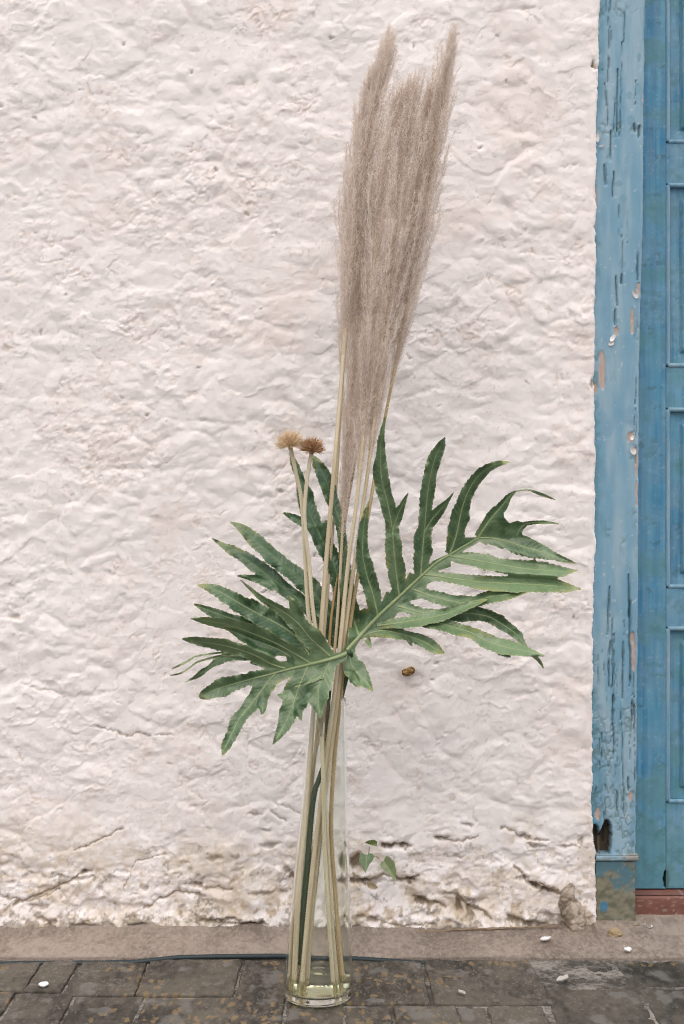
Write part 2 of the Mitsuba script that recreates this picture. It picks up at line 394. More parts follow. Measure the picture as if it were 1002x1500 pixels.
def relief(x, z):
    """How far the plaster stands out from the wall's plane (metres)."""
    p = np.stack([x, z], -1)
    sh = x.shape
    p = p.reshape(-1, 2)
    low = sst(0.24, 0.03, p[:, 1] + 0.05 * (nz(p, 7, 91, 2) - 0.5))          # the rough foot of the wall
    warp, q, fine = warps(p)
    h = 0.010 * (nz(p, 4.2, 5, 3) - 0.5)
    # stones under the plaster, some showing and some lost
    for k, (sp, amp, asp) in enumerate(((0.105, 0.0030, 1.4), (0.062, 0.0022, 1.5))):
        f1, f2, i, c, r = cells(q + fine, sp, 10 + k, asp)
        off, tx, tz = r.uniform(-1, 1, (3, len(c)))
        show = sst(0.36, 0.62, nz(p, 7, 15 + k, 2))
        h += show * (amp * (1 - np.exp(-np.maximum(f2 - f1, 0) / (0.2 * sp))) + 0.45 * amp * off[i] * sst(0, 0.2 * sp, f2 - f1)
                     + (0.4 * tx[i] * (q - c[i])[:, 0] + 0.7 * tz[i] * (q - c[i])[:, 1]) * amp / sp * 1.3 * sst(0, 0.14 * sp, f2 - f1))
    # dabs of plaster thrown over one another, with broken edges
    for k, (sp, amp, asp) in enumerate(((0.040, 0.0019, 1.4), (0.023, 0.0012, 1.3), (0.012, 0.0004, 1.2))):
        f1, f2, i, c, r = cells(p + 0.9 * warp + 1.3 * fine, sp, 20 + k, asp)
        off, tx, tz = r.uniform(-1, 1, (3, len(c)))
        m = sst(0.40, 0.62, nz(p, 9 + 4 * k, 33 + k, 3))
        h += m * amp * (0.50 * off[i] + 0.8 * (tx[i] * (p - c[i])[:, 0] + tz[i] * (p - c[i])[:, 1]) / sp)
    # a few drag marks and folds
    a = nz((q + fine) * [1, 1.6], 17, 40, 4) - 0.5
    h += 0.0018 * np.exp(-(a / 0.018) ** 2) * sst(0.54, 0.70, nz(p, 8, 42, 2))
    h -= 0.0024 * cracks(p, q, fine)
    for f_, am, sd in ((24, 0.0046, 70), (43, 0.0025, 72)):       # rounded lumps pressed on by hand
        h += am * np.minimum(np.abs(2 * nz((p + 0.5 * warp + 0.6 * fine) * [0.85, 1.1], f_, sd, 2) - 1) * 1.6, 0.75) * sst(0.30, 0.55, nz(p, 8, sd + 1, 2))
    # streaks, crumbs and sand
    crumb = sst(0.48, 0.72, nz(p, 12, 50, 3))
    h += (0.0004 + 0.0021 * crumb + 0.0016 * low) * (nz(p * [0.8, 1.2], 95, 51, 4) - 0.5) * 2
    h += (0.0007 + 0.0013 * crumb + 0.001 * low) * (nz(p, 330, 52, 2) - 0.5) * 2
    h += 0.0013 * (nz(p * [0.45, 1.4], 60, 53, 3) - 0.5)
    # the foot: ledges with hollows under them
    led = nz(q * [0.45, 1.3], 28, 60, 3)
    h += low * (0.011 * (led - 0.5) - 0.006 * sst(0.58, 0.62, nz((q + fine) * [0.6, 1.1], 24, 61, 4)) + 0.010 * (nz(q + fine, 40, 62, 4) - 0.5))
    h += 0.012 * sst(0.05, -0.005, p[:, 1])
    h -= 0.001 * crevices(p)
    X, Z = (p[:, 0] / S + 501), (750 - (p[:, 1] - H) / S)
    wx, wz = X + 16 * (nz(p, 55, 75, 3) - 0.5) + 12 * (nz(p, 150, 77, 2) - 0.5), Z + 12 * (nz(p, 55, 76, 3) - 0.5) + 10 * (nz(p, 150, 78, 2) - 0.5)
    for cx, cz, ax, az, dep in CAVES:
        if cz < 1190 and 20 < cx < 860:
            ax, az = ax * 0.45, az * 0.45
        sel = (np.abs(X - cx) < ax * 3 + 14) & (np.abs(Z - cz) < az * 3 + 14)
        e = ((wx[sel] - cx) / ax) ** 2 + ((wz[sel] - cz) / az) ** 2
        h[sel] -= 0.001 * dep * np.exp(-e ** 2 * 0.7)
        e2 = ((wx[sel] - cx) / ax) ** 2 + ((wz[sel] - cz + az * 1.6 + 2) / (az + 1.5)) ** 2     # the lip over each hollow
        h[sel] += 0.00022 * dep * np.exp(-e2)
    h = h.reshape(sh)
    if min(sh) > 300:                       # brushed over with thick limewash, which rounds off what is small
        h = 0.40 * gaussian_filter(h, 1.3) + 0.60 * h
    return h


def wall_color(x, z, h):
    p = np.stack([x, z], -1)
    low = sst(0.30, 0.02, z + 0.10 * (nz(p, 6, 91, 3) - 0.5))
    c = lerp3((0.82, 0.785, 0.79), (0.845, 0.82, 0.83), nz(p, 5, 101, 3))
    pink = sst(0.53, 0.66, nz(p, 10, 103, 3) * 0.65 + nz(p, 70, 104, 3) * 0.35)
    c = lerp3(c, (0.765, 0.69, 0.67), 0.55 * pink)
    crumb = sst(0.52, 0.68, nz(p, 12, 50, 3)) * sst(0.38, 0.62, nz(p, 130, 107, 3))
    c = lerp3(c, (0.73, 0.65, 0.62), 0.4 * crumb)
    pf = p.reshape(-1, 2)
    ck = cracks(pf, *warps(pf)[1:]).reshape(x.shape)
    c = lerp3(c, (0.60, 0.50, 0.43), 0.55 * sst(0.25, 0.8, ck) * sst(0.36, 0.56, nz(p, 170, 108, 3)))     # dust lodged in the cracks, in grains
    grit = sst(0.60, 0.74, nz(p, 230, 105, 2)) * sst(0.42, 0.6, nz(p, 12, 106, 2))
    c = lerp3(c, (0.62, 0.51, 0.46), 0.5 * grit)
    # soil and algae in grains and blots, most of it splashed up at the foot
    blot = nz(p, 34, 110, 3) * 0.55 + nz(p, 150, 111, 3) * 0.45
    st = sst(0.68 - 0.17 * low, 0.78 - 0.14 * low, blot)
    c = lerp3(c, (0.45, 0.37, 0.28), np.clip(0.10 + 0.85 * low, 0, 1) * st)
    st = sst(0.42, 0.58, nz(p, 16, 118, 4) * 0.6 + 0.4 * nz(p, 110, 119, 3))
    c = lerp3(c, (0.60, 0.52, 0.43), 0.62 * st * sst(0.1, 0.7, low))
    st = sst(0.64 - 0.07 * low, 0.70 - 0.05 * low, nz(p * [0.7, 1.2], 48, 113, 3) * 0.6 + nz(p, 240, 114, 2) * 0.4)
    c = lerp3(c, (0.20, 0.18, 0.14), 0.65 * st * sst(0.15, 0.7, low))
    ochre = sst(0.66, 0.72, nz(p, 80, 115, 3))
    c = lerp3(c, (0.50, 0.38, 0.22), 0.5 * ochre * sst(0.2, 0.8, low))
    cv = crevices(pf).reshape(x.shape)
    c = lerp3(c, (0.30, 0.235, 0.165), 0.8 * sst(1.2, 4.5, cv + 3.0 * (nz(p, 200, 122, 3) - 0.5)))       # soil packed in the crevices
    foot = sst(0.50, 0.62, nz(p, 45, 123, 3) * 0.6 + 0.4 * nz(p, 210, 124, 2) + 0.16 * sst(0.035, 0.0, z + 0.03 * (nz(p, 12, 125, 2) - 0.5)) - 0.06)
    c = lerp3(c, (0.25, 0.215, 0.165), 0.75 * foot * sst(0.05, 0.02, z))
    X, Z = x / S + 501, 750 - (z - H) / S
    for cx, cz, ax, az, dep in CAVES:      # bare earth and old mortar where the plaster has broken away
        sel = (np.abs(X - cx) < ax * 2 + 8) & (np.abs(Z - cz) < az * 2 + 8)
        if cz < 1190 and 20 < cx < 860:
            ax, az = ax * 0.45, az * 0.45
        ps = p[sel]
        e = ((X[sel] + 16 * (nz(ps, 55, 75, 3) - 0.5) + 12 * (nz(ps, 150, 77, 2) - 0.5) - cx) / ax) ** 2 + ((Z[sel] + 12 * (nz(ps, 55, 76, 3) - 0.5) + 10 * (nz(ps, 150, 78, 2) - 0.5) - cz) / az) ** 2 + 2.4 * (nz(ps, 190, 121, 3) - 0.5)
        c[sel] = lerp3(c[sel], (0.25, 0.195, 0.13) if cz > 1190 else (0.34, 0.26, 0.18), (0.8 if dep >= 12 else 0.45) * sst(1.2, 0.6, e))
    return np.clip(c, 0, 1)


xl = -0.625
us = np.concatenate([[0.0], np.linspace(0.0, 1.0, 620)[0:]])
zs = np.concatenate([np.linspace(-0.06, -0.012, 6), np.arange(-0.010, 1.60, 0.0019)])
uu, zz = np.meshgrid(np.linspace(0, 1, 610), zs)
xe = wall_edge(zs)[:, None]
xx = xl + (xe - xl) * uu
hh = relief(xx, zz)
edge = np.clip((xe - xx) / 0.012, 0, 1)
hh = hh * (0.35 + 0.65 * edge) + 0.006 * (1 - edge)
hh -= 0.004 * (1 - np.clip((xe - xx) / 0.004, 0, 1)) ** 2
col = wall_color(xx, zz, hh)
V = np.stack([xx, -hh, zz], -1)
ret = [V]
rc = [col]
for dy in (0.004, 0.012, 0.05):           # the broken edge turns back to the door frame
    q = V[:, -1:].copy()
    q[:, :, 0] += 0.0006 * np.sign(dy) + 0.002 * (nz(np.stack([q[:, :, 2], q[:, :, 2] * 0 + dy * 90], -1), 200, 5) - 0.5)
    q[:, :, 1] = q[:, :, 1] + dy
    ret.append(q)
    rc.append(col[:, -1:])
V, col = np.concatenate(ret, 1), np.concatenate(rc, 1)
meshes = [(V.reshape(-1, 3), grid_faces(V.shape[0], V.shape[1]), col.reshape(-1, 3))]
# the rest of the wall, coarser: left of here, above, over and beyond the door
for x0, x1, z0, z1, nx, nzz in ((-2.2, xl, -0.06, 2.75, 90, 180), (xl, 0.42, zs[-1], 2.75, 90, 80), (0.42, 1.35, 2.02, 2.75, 60, 50), (1.35, 2.6, -0.06, 2.75, 60, 120)):
    a, b_ = np.meshgrid(np.linspace(x0, x1, nx), np.linspace(z0, z1, nzz))
    h_ = relief(a, b_)
    v = np.stack([a, -h_, b_], -1)
    meshes.append((v.reshape(-1, 3), grid_faces(*a.shape), wall_color(a, b_, h_).reshape(-1, 3)))
lint, jamb = trimesh.creation.box((0.97, 0.20, 0.10)), trimesh.creation.box((0.06, 0.20, 2.1))
lint.apply_translation((0.885, 0.108, 2.072))
jamb.apply_translation((1.382, 0.108, 1.0))
for m in (lint, jamb):
    meshes.append((np.array(m.vertices), np.array(m.faces), np.tile([0.78, 0.73, 0.72], (len(m.vertices), 1))))
vs, fs, cs, at = [], [], [], 0
for v, f, c in meshes:
    if f.shape[1] == 4:
        f = np.vstack([f[:, [0, 1, 2]], f[:, [0, 2, 3]]])
    vs.append(v), fs.append(f + at), cs.append(c)
    at += len(v)
scene['house_wall'] = mikit.ply((np.vstack(vs), np.vstack(fs)), 'whitewash', smooth=True, color=np.vstack(cs))
say('house_wall', 'rough white lime washed rubble wall with lumpy plaster and soil stained foot', 'wall')

# a lump of wet mortar stuck on at the corner
c, t = spline([(840, 1296, 5), (832, 1308, 11), (831, 1320, 15), (838, 1334, 19), (842, 1350, 20), (840, 1364, 18), (838, 1376, 15), (838, 1384, 12)], 1.5)
cc_ = np.array([W(a, b_, y_) for (a, b_), y_ in zip(c[:, :2], np.interp(t, [0, 0.35, 0.7, 1], [-0.004, -0.008, -0.013, -0.024]))])
m = tube(cc_, c[:, 2] * S * 0.8, 48)
v = np.array(m.vertices)
k = np.concatenate([np.repeat(np.arange(len(cc_)), 48), [0, len(cc_) - 1]])
v = cc_[k] + (v - cc_[k]) * (1 + 0.75 * (nz(v, 50, 3, 3) - 0.5) + 0.40 * (nz(v, 170, 4, 3) - 0.5))[:, None] * [1, 0.9, 1]
c = lerp3((0.15, 0.115, 0.085), (0.44, 0.385, 0.325), sst(0.35, 0.68, nz(v, 75, 6, 3) * 0.6 + 0.4 * nz(v, 260, 7, 2)))
put('house_wall__mortar_lump', (v, np.array(m.faces)), 'matte_vertex', True, color=c, label='brown damp lump of mortar at the foot of the wall')


# ---------------------------------------------------------------- the door and its frame
def blue(p, seed, bright=0.0, worn=0.0):
    """Weathered blue paint: brushed streaks, chalky bloom and darker older coats, per vertex."""
    q = np.stack([p[..., 0] * 14, p[..., 2]], -1)
    a = nz(q, 9, seed, 3)
    b_ = nz(q * [1.0, 0.35], 26, seed + 1, 3)
    cl = nz(p, 26, seed + 2, 3)
    c = lerp3((0.032, 0.190, 0.360), (0.080, 0.290, 0.445), sst(0.25, 0.75, a))
    c = lerp3(c, (0.27, 0.38, 0.46), np.clip(bright * sst(0.3, 0.7, 0.6 * b_ + 0.4 * cl + 0.05), 0, 1))
    c = lerp3(c, (0.075, 0.20, 0.245), worn * sst(0.55, 0.68, cl * 0.6 + 0.4 * nz(p, 110, seed + 4, 2)))
    speck = sst(0.735, 0.76, nz(p, 260, seed + 5, 2))
    return lerp3(c, (0.42, 0.50, 0.54), 0.3 * speck)


# the post: a split, flaking timber, its grain, cracks and lost paint all in the mesh
zs = np.arange(0.108, 1.60, 0.0017)
zs = np.concatenate([zs, np.linspace(1.605, 1.985, 30)])
xl_ = lambda z: ((np.interp(750 - (z - H) / S, [-400, 0, 1250], [868, 865, 860])) - 501) * S
xr_ = lambda z: ((np.interp(750 - (z - H) / S, [-400, 0, 300, 560, 900, 1250], [946, 946, 943.5, 937.5, 936, 932.5])) - 501) * S
uu, zz = np.meshgrid(np.linspace(0, 1, 52), zs)
wob = 0.0016 * (nz(np.stack([zs, zs * 0], -1), 60, 9, 3) - 0.5)[:, None] * 2
xx = xl_(zz) + (xr_(zz) + wob - xl_(zz)) * uu
PX, PZ = xx / S + 501, 750 - (zz - H) / S
q = np.stack([xx, zz], -1)
gw = q + np.stack([0.0045 * (nz(q * [0.5, 1], 14, 201, 3) - 0.5), 0 * zz], -1)
h = 0.0022 * (nz(gw * [1, 0.05], 150, 202, 3) - 0.5) + 0.0014 * (nz(q, 40, 203, 2) - 0.5)
c = lerp3((0.165, 0.335, 0.470), (0.285, 0.425, 0.525), sst(0.3, 0.7, nz(gw * [1, 0.16], 60, 204, 3)))
c = lerp3(c, (0.150, 0.305, 0.440), 0.8 * sst(0.56, 0.66, nz(q * [1, 0.4], 32, 205, 3)) * sst(900, 1150, PZ + 250 * (nz(q, 9, 206) - 0.5)) + 0.55 * sst(0.66, 0.74, nz(q * [1, 0.55], 40, 207, 2)))
# cracks along the grain and a crackled, darker teal band along the wall side
left = sst(0.36, 0.10, uu + 0.25 * (nz(q * [1, 0.5], 60, 213, 3) - 0.5) + 0.12 * sst(0.45, 0.6, nz(q * [0.3, 1], 7, 217)))
c = lerp3(c, (0.09, 0.235, 0.305), 0.75 * left * sst(0.38, 0.55, nz(q, 75, 214, 3)))
h -= 0.0012 * left
crk = np.abs(nz(q * [1, 0.6], 120, 215, 2) - 0.5)
k = np.exp(-(crk / 0.05) ** 2) * sst(0.52, 0.62, nz(q, 20, 216, 3) + 0.12 * sst(950, 1120, PZ))
h -= 0.0012 * k
c = lerp3(c, (0.10, 0.17, 0.17), 0.6 * k)
rc_ = np.random.default_rng(77)
RAND = []
for _ in range(260):
    y0 = rc_.uniform(-20, 1215)
    u0 = rc_.beta(1.0, 1.5) if rc_.uniform() < 0.75 else rc_.uniform(0.75, 0.97)
    if meshkit.noise(np.array([u0 * 3, y0 / 110, 0.5]), 9) < 0.66 - 0.13 * (y0 > 900):
        continue
    xc = 870 + u0 * 66
    RAND.append((xc, y0, xc + rc_.normal(0, 1.2), y0 + rc_.exponential(30) + 5, rc_.uniform(0.3, 0.8)))
CR = RAND + [(905, 100, 905, 200, 1.0), (912, 60, 909, 200, .8), (902, 140, 900, 190, .9), (917, 10, 915, 60, .8), (893, 0, 892, 120, .7), (904, 405, 906, 447, 1.6), (902, 452, 902, 475, 1.4), (935, 370, 935, 410, 1.3), (912, 400, 912, 416, 1.3),
      (922, 842, 922, 905, 1.4), (893, 860, 891, 930, 1.2), (923, 880, 924, 998, 1.8), (895, 940, 895, 960, 1.6), (897, 1000, 900, 1110, 1.0), (911, 1040, 915, 1200, .8), (905, 1160, 906, 1190, 1.6), (886, 1190, 889, 1240, 1.2), (921, 1140, 921, 1160, 1.5), (914, 940, 913, 1025, 1.2), (893, 950, 892, 1010, 1.0),
      (938, 183, 937, 200, 2.2), (930, 180, 932, 192, 2.0), (896, 190, 895, 235, 1.2), (900, 250, 898, 290, 1.0), (887, 240, 888, 270, 1.6)]
WX, WN = 5.0 * (nz(q, 45, 220, 3) - 0.5), 0.45 + 1.0 * nz(q, 110, 221, 2)
for x0, y0, x1, y1, wd in CR:
    t = np.clip((PZ - y0) / max(y1 - y0, 1), 0, 1)
    d = np.hypot(PX + WX - (x0 + (x1 - x0) * t), (PZ - (y0 + (y1 - y0) * t)) * 0.5)
    k = np.exp(-(d / (wd * WN * (0.35 + 0.75 * np.sqrt(np.clip(4 * t * (1 - t), 0, 1))))) ** 2)
    h -= 0.005 * min(1.0, wd) * k
    c = lerp3(c, (0.070, 0.125, 0.140), (0.8 if wd >= 1 else 0.6) * sst(0.3, 0.85, k))
CH = [(883, 540, 4.5, 27), (873, 568, 3.0, 7), (935.5, 423, 3.2, 10), (927, 470, 2.8, 17), (904, 484, 2.8, 7), (934, 680, 3.0, 22), (934, 723, 2.6, 18), (929, 958, 2.8, 26), (928, 935, 3, 8), (925, 1167, 3.0, 8), (877, 1192, 4, 10), (925, 640, 4.5, 7), (870, 310, 2, 8), (873, 290, 2, 18), (943, 145, 1.6, 12)]
for cx, cy, ax, ay in CH:                     # paint gone down to bare, pinkish wood
    e = ((PX - cx) / ax) ** 2 + ((PZ - cy) / ay) ** 2 + 2.4 * (nz(q * [1.3, 0.7], 130, 231, 3) - 0.5)
    k = sst(1.15, 0.85, e)
    h -= 0.0016 * k
    c = lerp3(c, lerp3((0.42, 0.30, 0.25), (0.56, 0.43, 0.37), nz(gw * [1, 0.1], 220, 232, 2)), 0.92 * k)
for cx, cy, ax, ay in [(935.5, 128, 5, 9), (923, 138, 4.5, 6), (912, 385, 6, 6), (908, 268, 6, 5), (914, 290, 5, 6), (925, 175, 6, 8), (905, 470, 5, 5), (937, 82, 3, 7)]:
    e = ((PX - cx) / ax) ** 2 + ((PZ - cy) / ay) ** 2 + 0.8 * (nz(q, 90, 241, 2) - 0.5)
    c = lerp3(c, (0.155, 0.31, 0.42), 0.7 * sst(1.1, 0.8, e))
# the rotted hole at the foot
rot = np.maximum(sst(1.2, 0.75, ((PX - 889 + 0.06 * (PZ - 1225)) / 8.5) ** 2 + ((PZ - 1232) / 27) ** 2 + 0.7 * (nz(q, 80, 251, 2) - 0.5)),
                 sst(1.2, 0.75, ((PX - 873) / 7) ** 2 + ((PZ - 1236) / 26) ** 2 + 0.7 * (nz(q, 80, 252, 2) - 0.5)))
h -= 0.030 * rot
c = lerp3(c, (0.075, 0.060, 0.042), sst(0.1, 0.5, rot))
c = lerp3(c, (0.24, 0.19, 0.11), 0.8 * sst(0.3, 0.7, rot) * sst(2.6, 1.6, np.abs(PX - 881)) * sst(1212, 1222, PZ))
sp = sst(0.74, 0.77, nz(q, 210, 260, 2))
c = lerp3(c, (0.60, 0.62, 0.62), 0.5 * sp)
edge_r = sst(0.945, 0.985, uu)
c = lerp3(c, (0.36, 0.47, 0.55), 0.5 * edge_r)
FY = 0.006
R = 0.004
dx = np.minimum(xr_(zz) + wob - xx, 0.02)
rnd = np.where(dx < R, R - np.sqrt(np.maximum(R * R - (R - dx) ** 2, 0)), 0)
V = np.stack([xx, FY - h + rnd, zz], -1)
q1 = V[:, -1:].copy(); q1[:, :, 1] = FY + 0.03; q2 = q1.copy(); q2[:, :, 1] = FY + 0.16
V = np.concatenate([V, q1, q2], 1)
C = np.concatenate([c, c[:, -1:], c[:, -1:]], 1)
low_row = V[:1].copy(); low_row[:, :, 1] = FY + 0.09
V = np.concatenate([low_row, V], 0); C = np.concatenate([C[:1] * 0.9, C], 0)
put('door_frame__post', (V.reshape(-1, 3), grid_faces(V.shape[0], V.shape[1])), 'blue_paint', True, color=np.clip(C.reshape(-1, 3), 0, 1))
say('door_frame', 'weathered pale blue timber door frame with cracked flaking paint beside the white wall', 'door frame')


def panel_grid(x0, x1, z0, z1, y, step, fn):
    a, b_ = np.meshgrid(np.linspace(x0, x1, max(2, int((x1 - x0) / step))), np.linspace(z0, z1, max(2, int((z1 - z0) / step))))
    return np.stack([a, a * 0 + y, b_], -1), fn


def slab(x0, x1, z0, z1, yf, yb, seed, step=0.003, amp=0.0012, R=0.003, colorfn=None, yfn=None):
    """A board standing upright: a fine front face with rounded edges, and sides back to yb."""
    e = np.array([0, 0.25, 0.6, 1.0]) * R
    ax = lambda a, b_: np.concatenate([a + e, np.linspace(a + R + step, b_ - R - step, max(2, int((b_ - a) / step))), b_ - e[::-1]])
    X, Z = np.meshgrid(ax(x0, x1), ax(z0, z1))
    d = np.minimum(np.minimum(X - x0, x1 - X), np.minimum(Z - z0, z1 - Z))
    p3 = np.stack([X, X * 0 + seed, Z], -1)
    Y = yf + np.where(d < R, R - np.sqrt(np.maximum(R * R - (R - d) ** 2, 0)), 0) - amp * (nz(p3, 60, seed, 3) - 0.5) * np.clip(d / R, 0, 1)
    if yfn is not None:
        Y = Y + yfn(X, Z)
    V = np.stack([X, Y, Z], -1)
    cc = colorfn(np.stack([X, Y, Z], -1))
    nr, nc = X.shape
    ring = np.concatenate([np.arange(nc), np.arange(1, nr) * nc + nc - 1, (nr - 1) * nc + np.arange(nc - 2, -1, -1), np.arange(nr - 2, 0, -1) * nc])
    v = V.reshape(-1, 3); cc = cc.reshape(-1, 3)
    lo = v[ring].copy(); lo[:, 1] = yb
    k = np.arange(len(ring)); k2 = np.roll(k, -1)
    f = np.vstack([grid_faces(nr, nc), np.stack([ring[k2], k2 + len(v), k + len(v), ring[k]], -1)])
    return (np.vstack([v, lo]), f), np.vstack([cc, cc[ring]])


def olive(p):
    z = p[..., 2]
    n_ = nz(p, 28, 301, 3)
    c = lerp3((0.125, 0.130, 0.095), (0.215, 0.205, 0.155), sst(0.3, 0.7, nz(p, 150, 302, 3)))
    k = sst(0.50, 0.66, n_ * 0.7 + 0.3 * nz(p, 110, 304, 3) + 0.20 * sst(0.06, 0.105, z) - 0.07)
    c = lerp3(c, (0.070, 0.175, 0.235), 0.85 * k)
    k = sst(1.2, 0.7, ((p[..., 0] - (885 - 501) * S) / 0.007) ** 2 + ((z - (H - (1328 - 750) * S)) / 0.010) ** 2 + (nz(p, 150, 305, 2) - 0.5))
    c = lerp3(c, (0.045, 0.19, 0.32), 0.9 * k)
    return lerp3(c, (0.30, 0.27, 0.22), 0.5 * sst(0.7, 0.75, nz(p, 260, 303, 2)))


x0, x1 = (872.5 - 501) * S, (931.5 - 501) * S
m, cc = slab(x0, x1, 0.004, 0.1135, 0.001, 0.12, 31, colorfn=olive, amp=0.002)
put('door_frame__base_block', m, 'blue_paint', 30 if False else True, color=cc, label='grey green foot block of the door frame with worn blue paint')


def capc(p):
    c = lerp3((0.17, 0.31, 0.42), (0.27, 0.38, 0.44), nz(p, 90, 311, 3))
    k = sst(0.52, 0.6, nz(p, 100, 312, 3) + 0.15 * sst(0.435, 0.425, p[..., 0]))
    return lerp3(c, (0.27, 0.235, 0.19), 0.8 * k)


m, cc = slab((872 - 501) * S, (935.5 - 501) * S, 0.114, 0.1235, -0.004, 0.10, 33, colorfn=capc, amp=0.004, step=0.002)
put('door_frame__cap', m, 'blue_paint', True, color=cc, label='narrow blue ledge on top of the foot block')
# head and far post of the frame, above and right of the picture
m, cc = slab((861 - 501) * S, 1.352, 1.988, 2.018, FY, 0.19, 35, step=0.02, colorfn=lambda p: blue(p, 330, 0.8, 0.4))
put('door_frame__head', m, 'blue_paint', True, color=cc)
m, cc = slab(1.27, 1.348, 0.004, 1.985, FY, 0.16, 36, step=0.02, colorfn=lambda p: blue(p, 340, 0.8, 0.4))
put('door_frame__post_001', m, 'blue_paint', True, color=cc)
# little curls of loosened paint
for k, (cx, cy, w_, l_, an) in enumerate(((931, 431, 3.2, 6.5, 0.5), (898, 495, 3.0, 6.0, -0.6), (895.5, 503, 4.0, 3.0, 0.4), (928, 660, 4.0, 6.0, 0.3), (926.5, 641, 2.4, 4.0, -0.4), (876, 201, 2.2, 7, 0.0), (881, 213, 3, 1.6, 0.1))):
    a, b_ = np.meshgrid(np.linspace(-1, 1, 7), np.linspace(-1, 1, 9))
    lx, lz = a * w_ * S * np.sqrt(np.maximum(1.05 - b_ ** 2, 0)), b_ * l_ * S
    cu = 0.0035 * (a * 0.5 + 0.5) ** 2 + 0.002 * b_ ** 2
    ca, sa = math.cos(an), math.sin(an)
    v = np.stack([(cx - 501) * S + lx * ca - lz * sa, FY - 0.0018 - cu, H - (cy - 750) * S + lx * sa + lz * ca], -1)
    put(part_key('door_frame', 'paint_curl'), (v.reshape(-1, 3), grid_faces(*a.shape)), 'paint_flake', True)

# the panelled door leaf, set back in its frame
DY = 0.070                                    # the face of its boards
kx = (D + DY) / D * S
dX = lambda px: (px - 501) * kx
dZ = lambda py: H - (py - 750) * kx
say('panel_door', 'blue painted wooden panel door set back behind its frame', 'door')


def boardc(seed, bright):
    def fn(p):
        c = blue(p, seed, bright, 0.5)
        dirt = sst(0.58, 0.66, nz(p, 60, seed + 7, 3) * 0.7 + 0.3 * nz(p, 260, seed + 8, 2) + 0.13 * sst(0.28, 0.06, p[..., 2] + 0.06 * (nz(p, 15, seed + 9, 2) - 0.5)) - 0.05)
        c = lerp3(c, (0.055, 0.115, 0.135), 0.5 * dirt)
        hole_ = sst(1.3, 0.8, ((p[..., 0] - (977.5 - 501) * (D + 0.07) / D * S) / 0.0045) ** 2 + ((p[..., 2] - (H - (1288 - 750) * (D + 0.07) / D * S)) / 0.016) ** 2)
        c = lerp3(c, (0.05, 0.038, 0.03), hole_)
        teal = sst(0.45, 0.6, nz(p, 18, seed + 11, 3) + 0.2 * sst(0.34, 0.08, p[..., 2]) - 0.08)
        c = lerp3(c, (0.095, 0.245, 0.275), 0.55 * teal)
        return c
    return fn


def stile_notch(X, Z):                        # the broken corner at the foot of the stile
    e = ((X - dX(977.5)) / 0.006) ** 2 + ((Z - dZ(1288)) / 0.016) ** 2
    return 0.03 * sst(1.2, 0.7, e)


zb = dZ(1302)
m, cc = slab(dX(925), dX(975.6), zb, 1.985, DY, DY + 0.035, 41, step=0.0026, R=0.0012, colorfn=boardc(400, 0.35), yfn=stile_notch)
put('panel_door__stile', m, 'blue_paint', True, color=cc)
PW = 0.235                                   # width of a panel opening
xL, xR = dX(975.9), dX(975.9) + PW
m, cc = slab(xR + 0.001, xR + 0.060, zb, 1.985, DY, DY + 0.035, 42, step=0.008, colorfn=boardc(410, 0.35))
put('panel_door__stile', m, 'blue_paint', True, color=cc) if False else put('panel_door__stile_001', m, 'blue_paint', True, color=cc)
m, cc = slab(xR + 0.062 + PW, xR + 0.118 + PW, zb, 1.985, DY, DY + 0.035, 43, step=0.012, colorfn=boardc(420, 0.35))
put('panel_door__stile_002', m, 'blue_paint', True, color=cc)
panels = [(918, 1177), (597, 862), (268, 538), (-62, 210), (-330, -116)]      # top and bottom of each opening
rails = [(1176.2, 1302), (861.2, 918.8), (537.2, 597.8), (209.2, 268.8), (-116.8, -61.2), (-366, -329.2)]


def beadc(seed):
    return lambda p: lerp3(blue(p, seed, 0.9, 0.2), (0.24, 0.40, 0.51), 0.4 * sst(0.3, 0.6, nz(p * [1, 1, 0.15], 120, seed + 2, 3)))


def bead(pts, r, seed, key):
    c = np.asarray(pts, float)
    L = np.linalg.norm(np.diff(c, axis=0), axis=1)
    t = np.concatenate([[0], np.cumsum(L)])
    tt = np.linspace(0, t[-1], max(6, int(t[-1] / 0.004)))
    c = np.stack([np.interp(tt, t, c[:, k]) for k in range(3)], -1)
    m = tube(c, r, 10)
    put(key, m, 'blue_paint', True, color=beadc(seed)(np.array(m.vertices)))


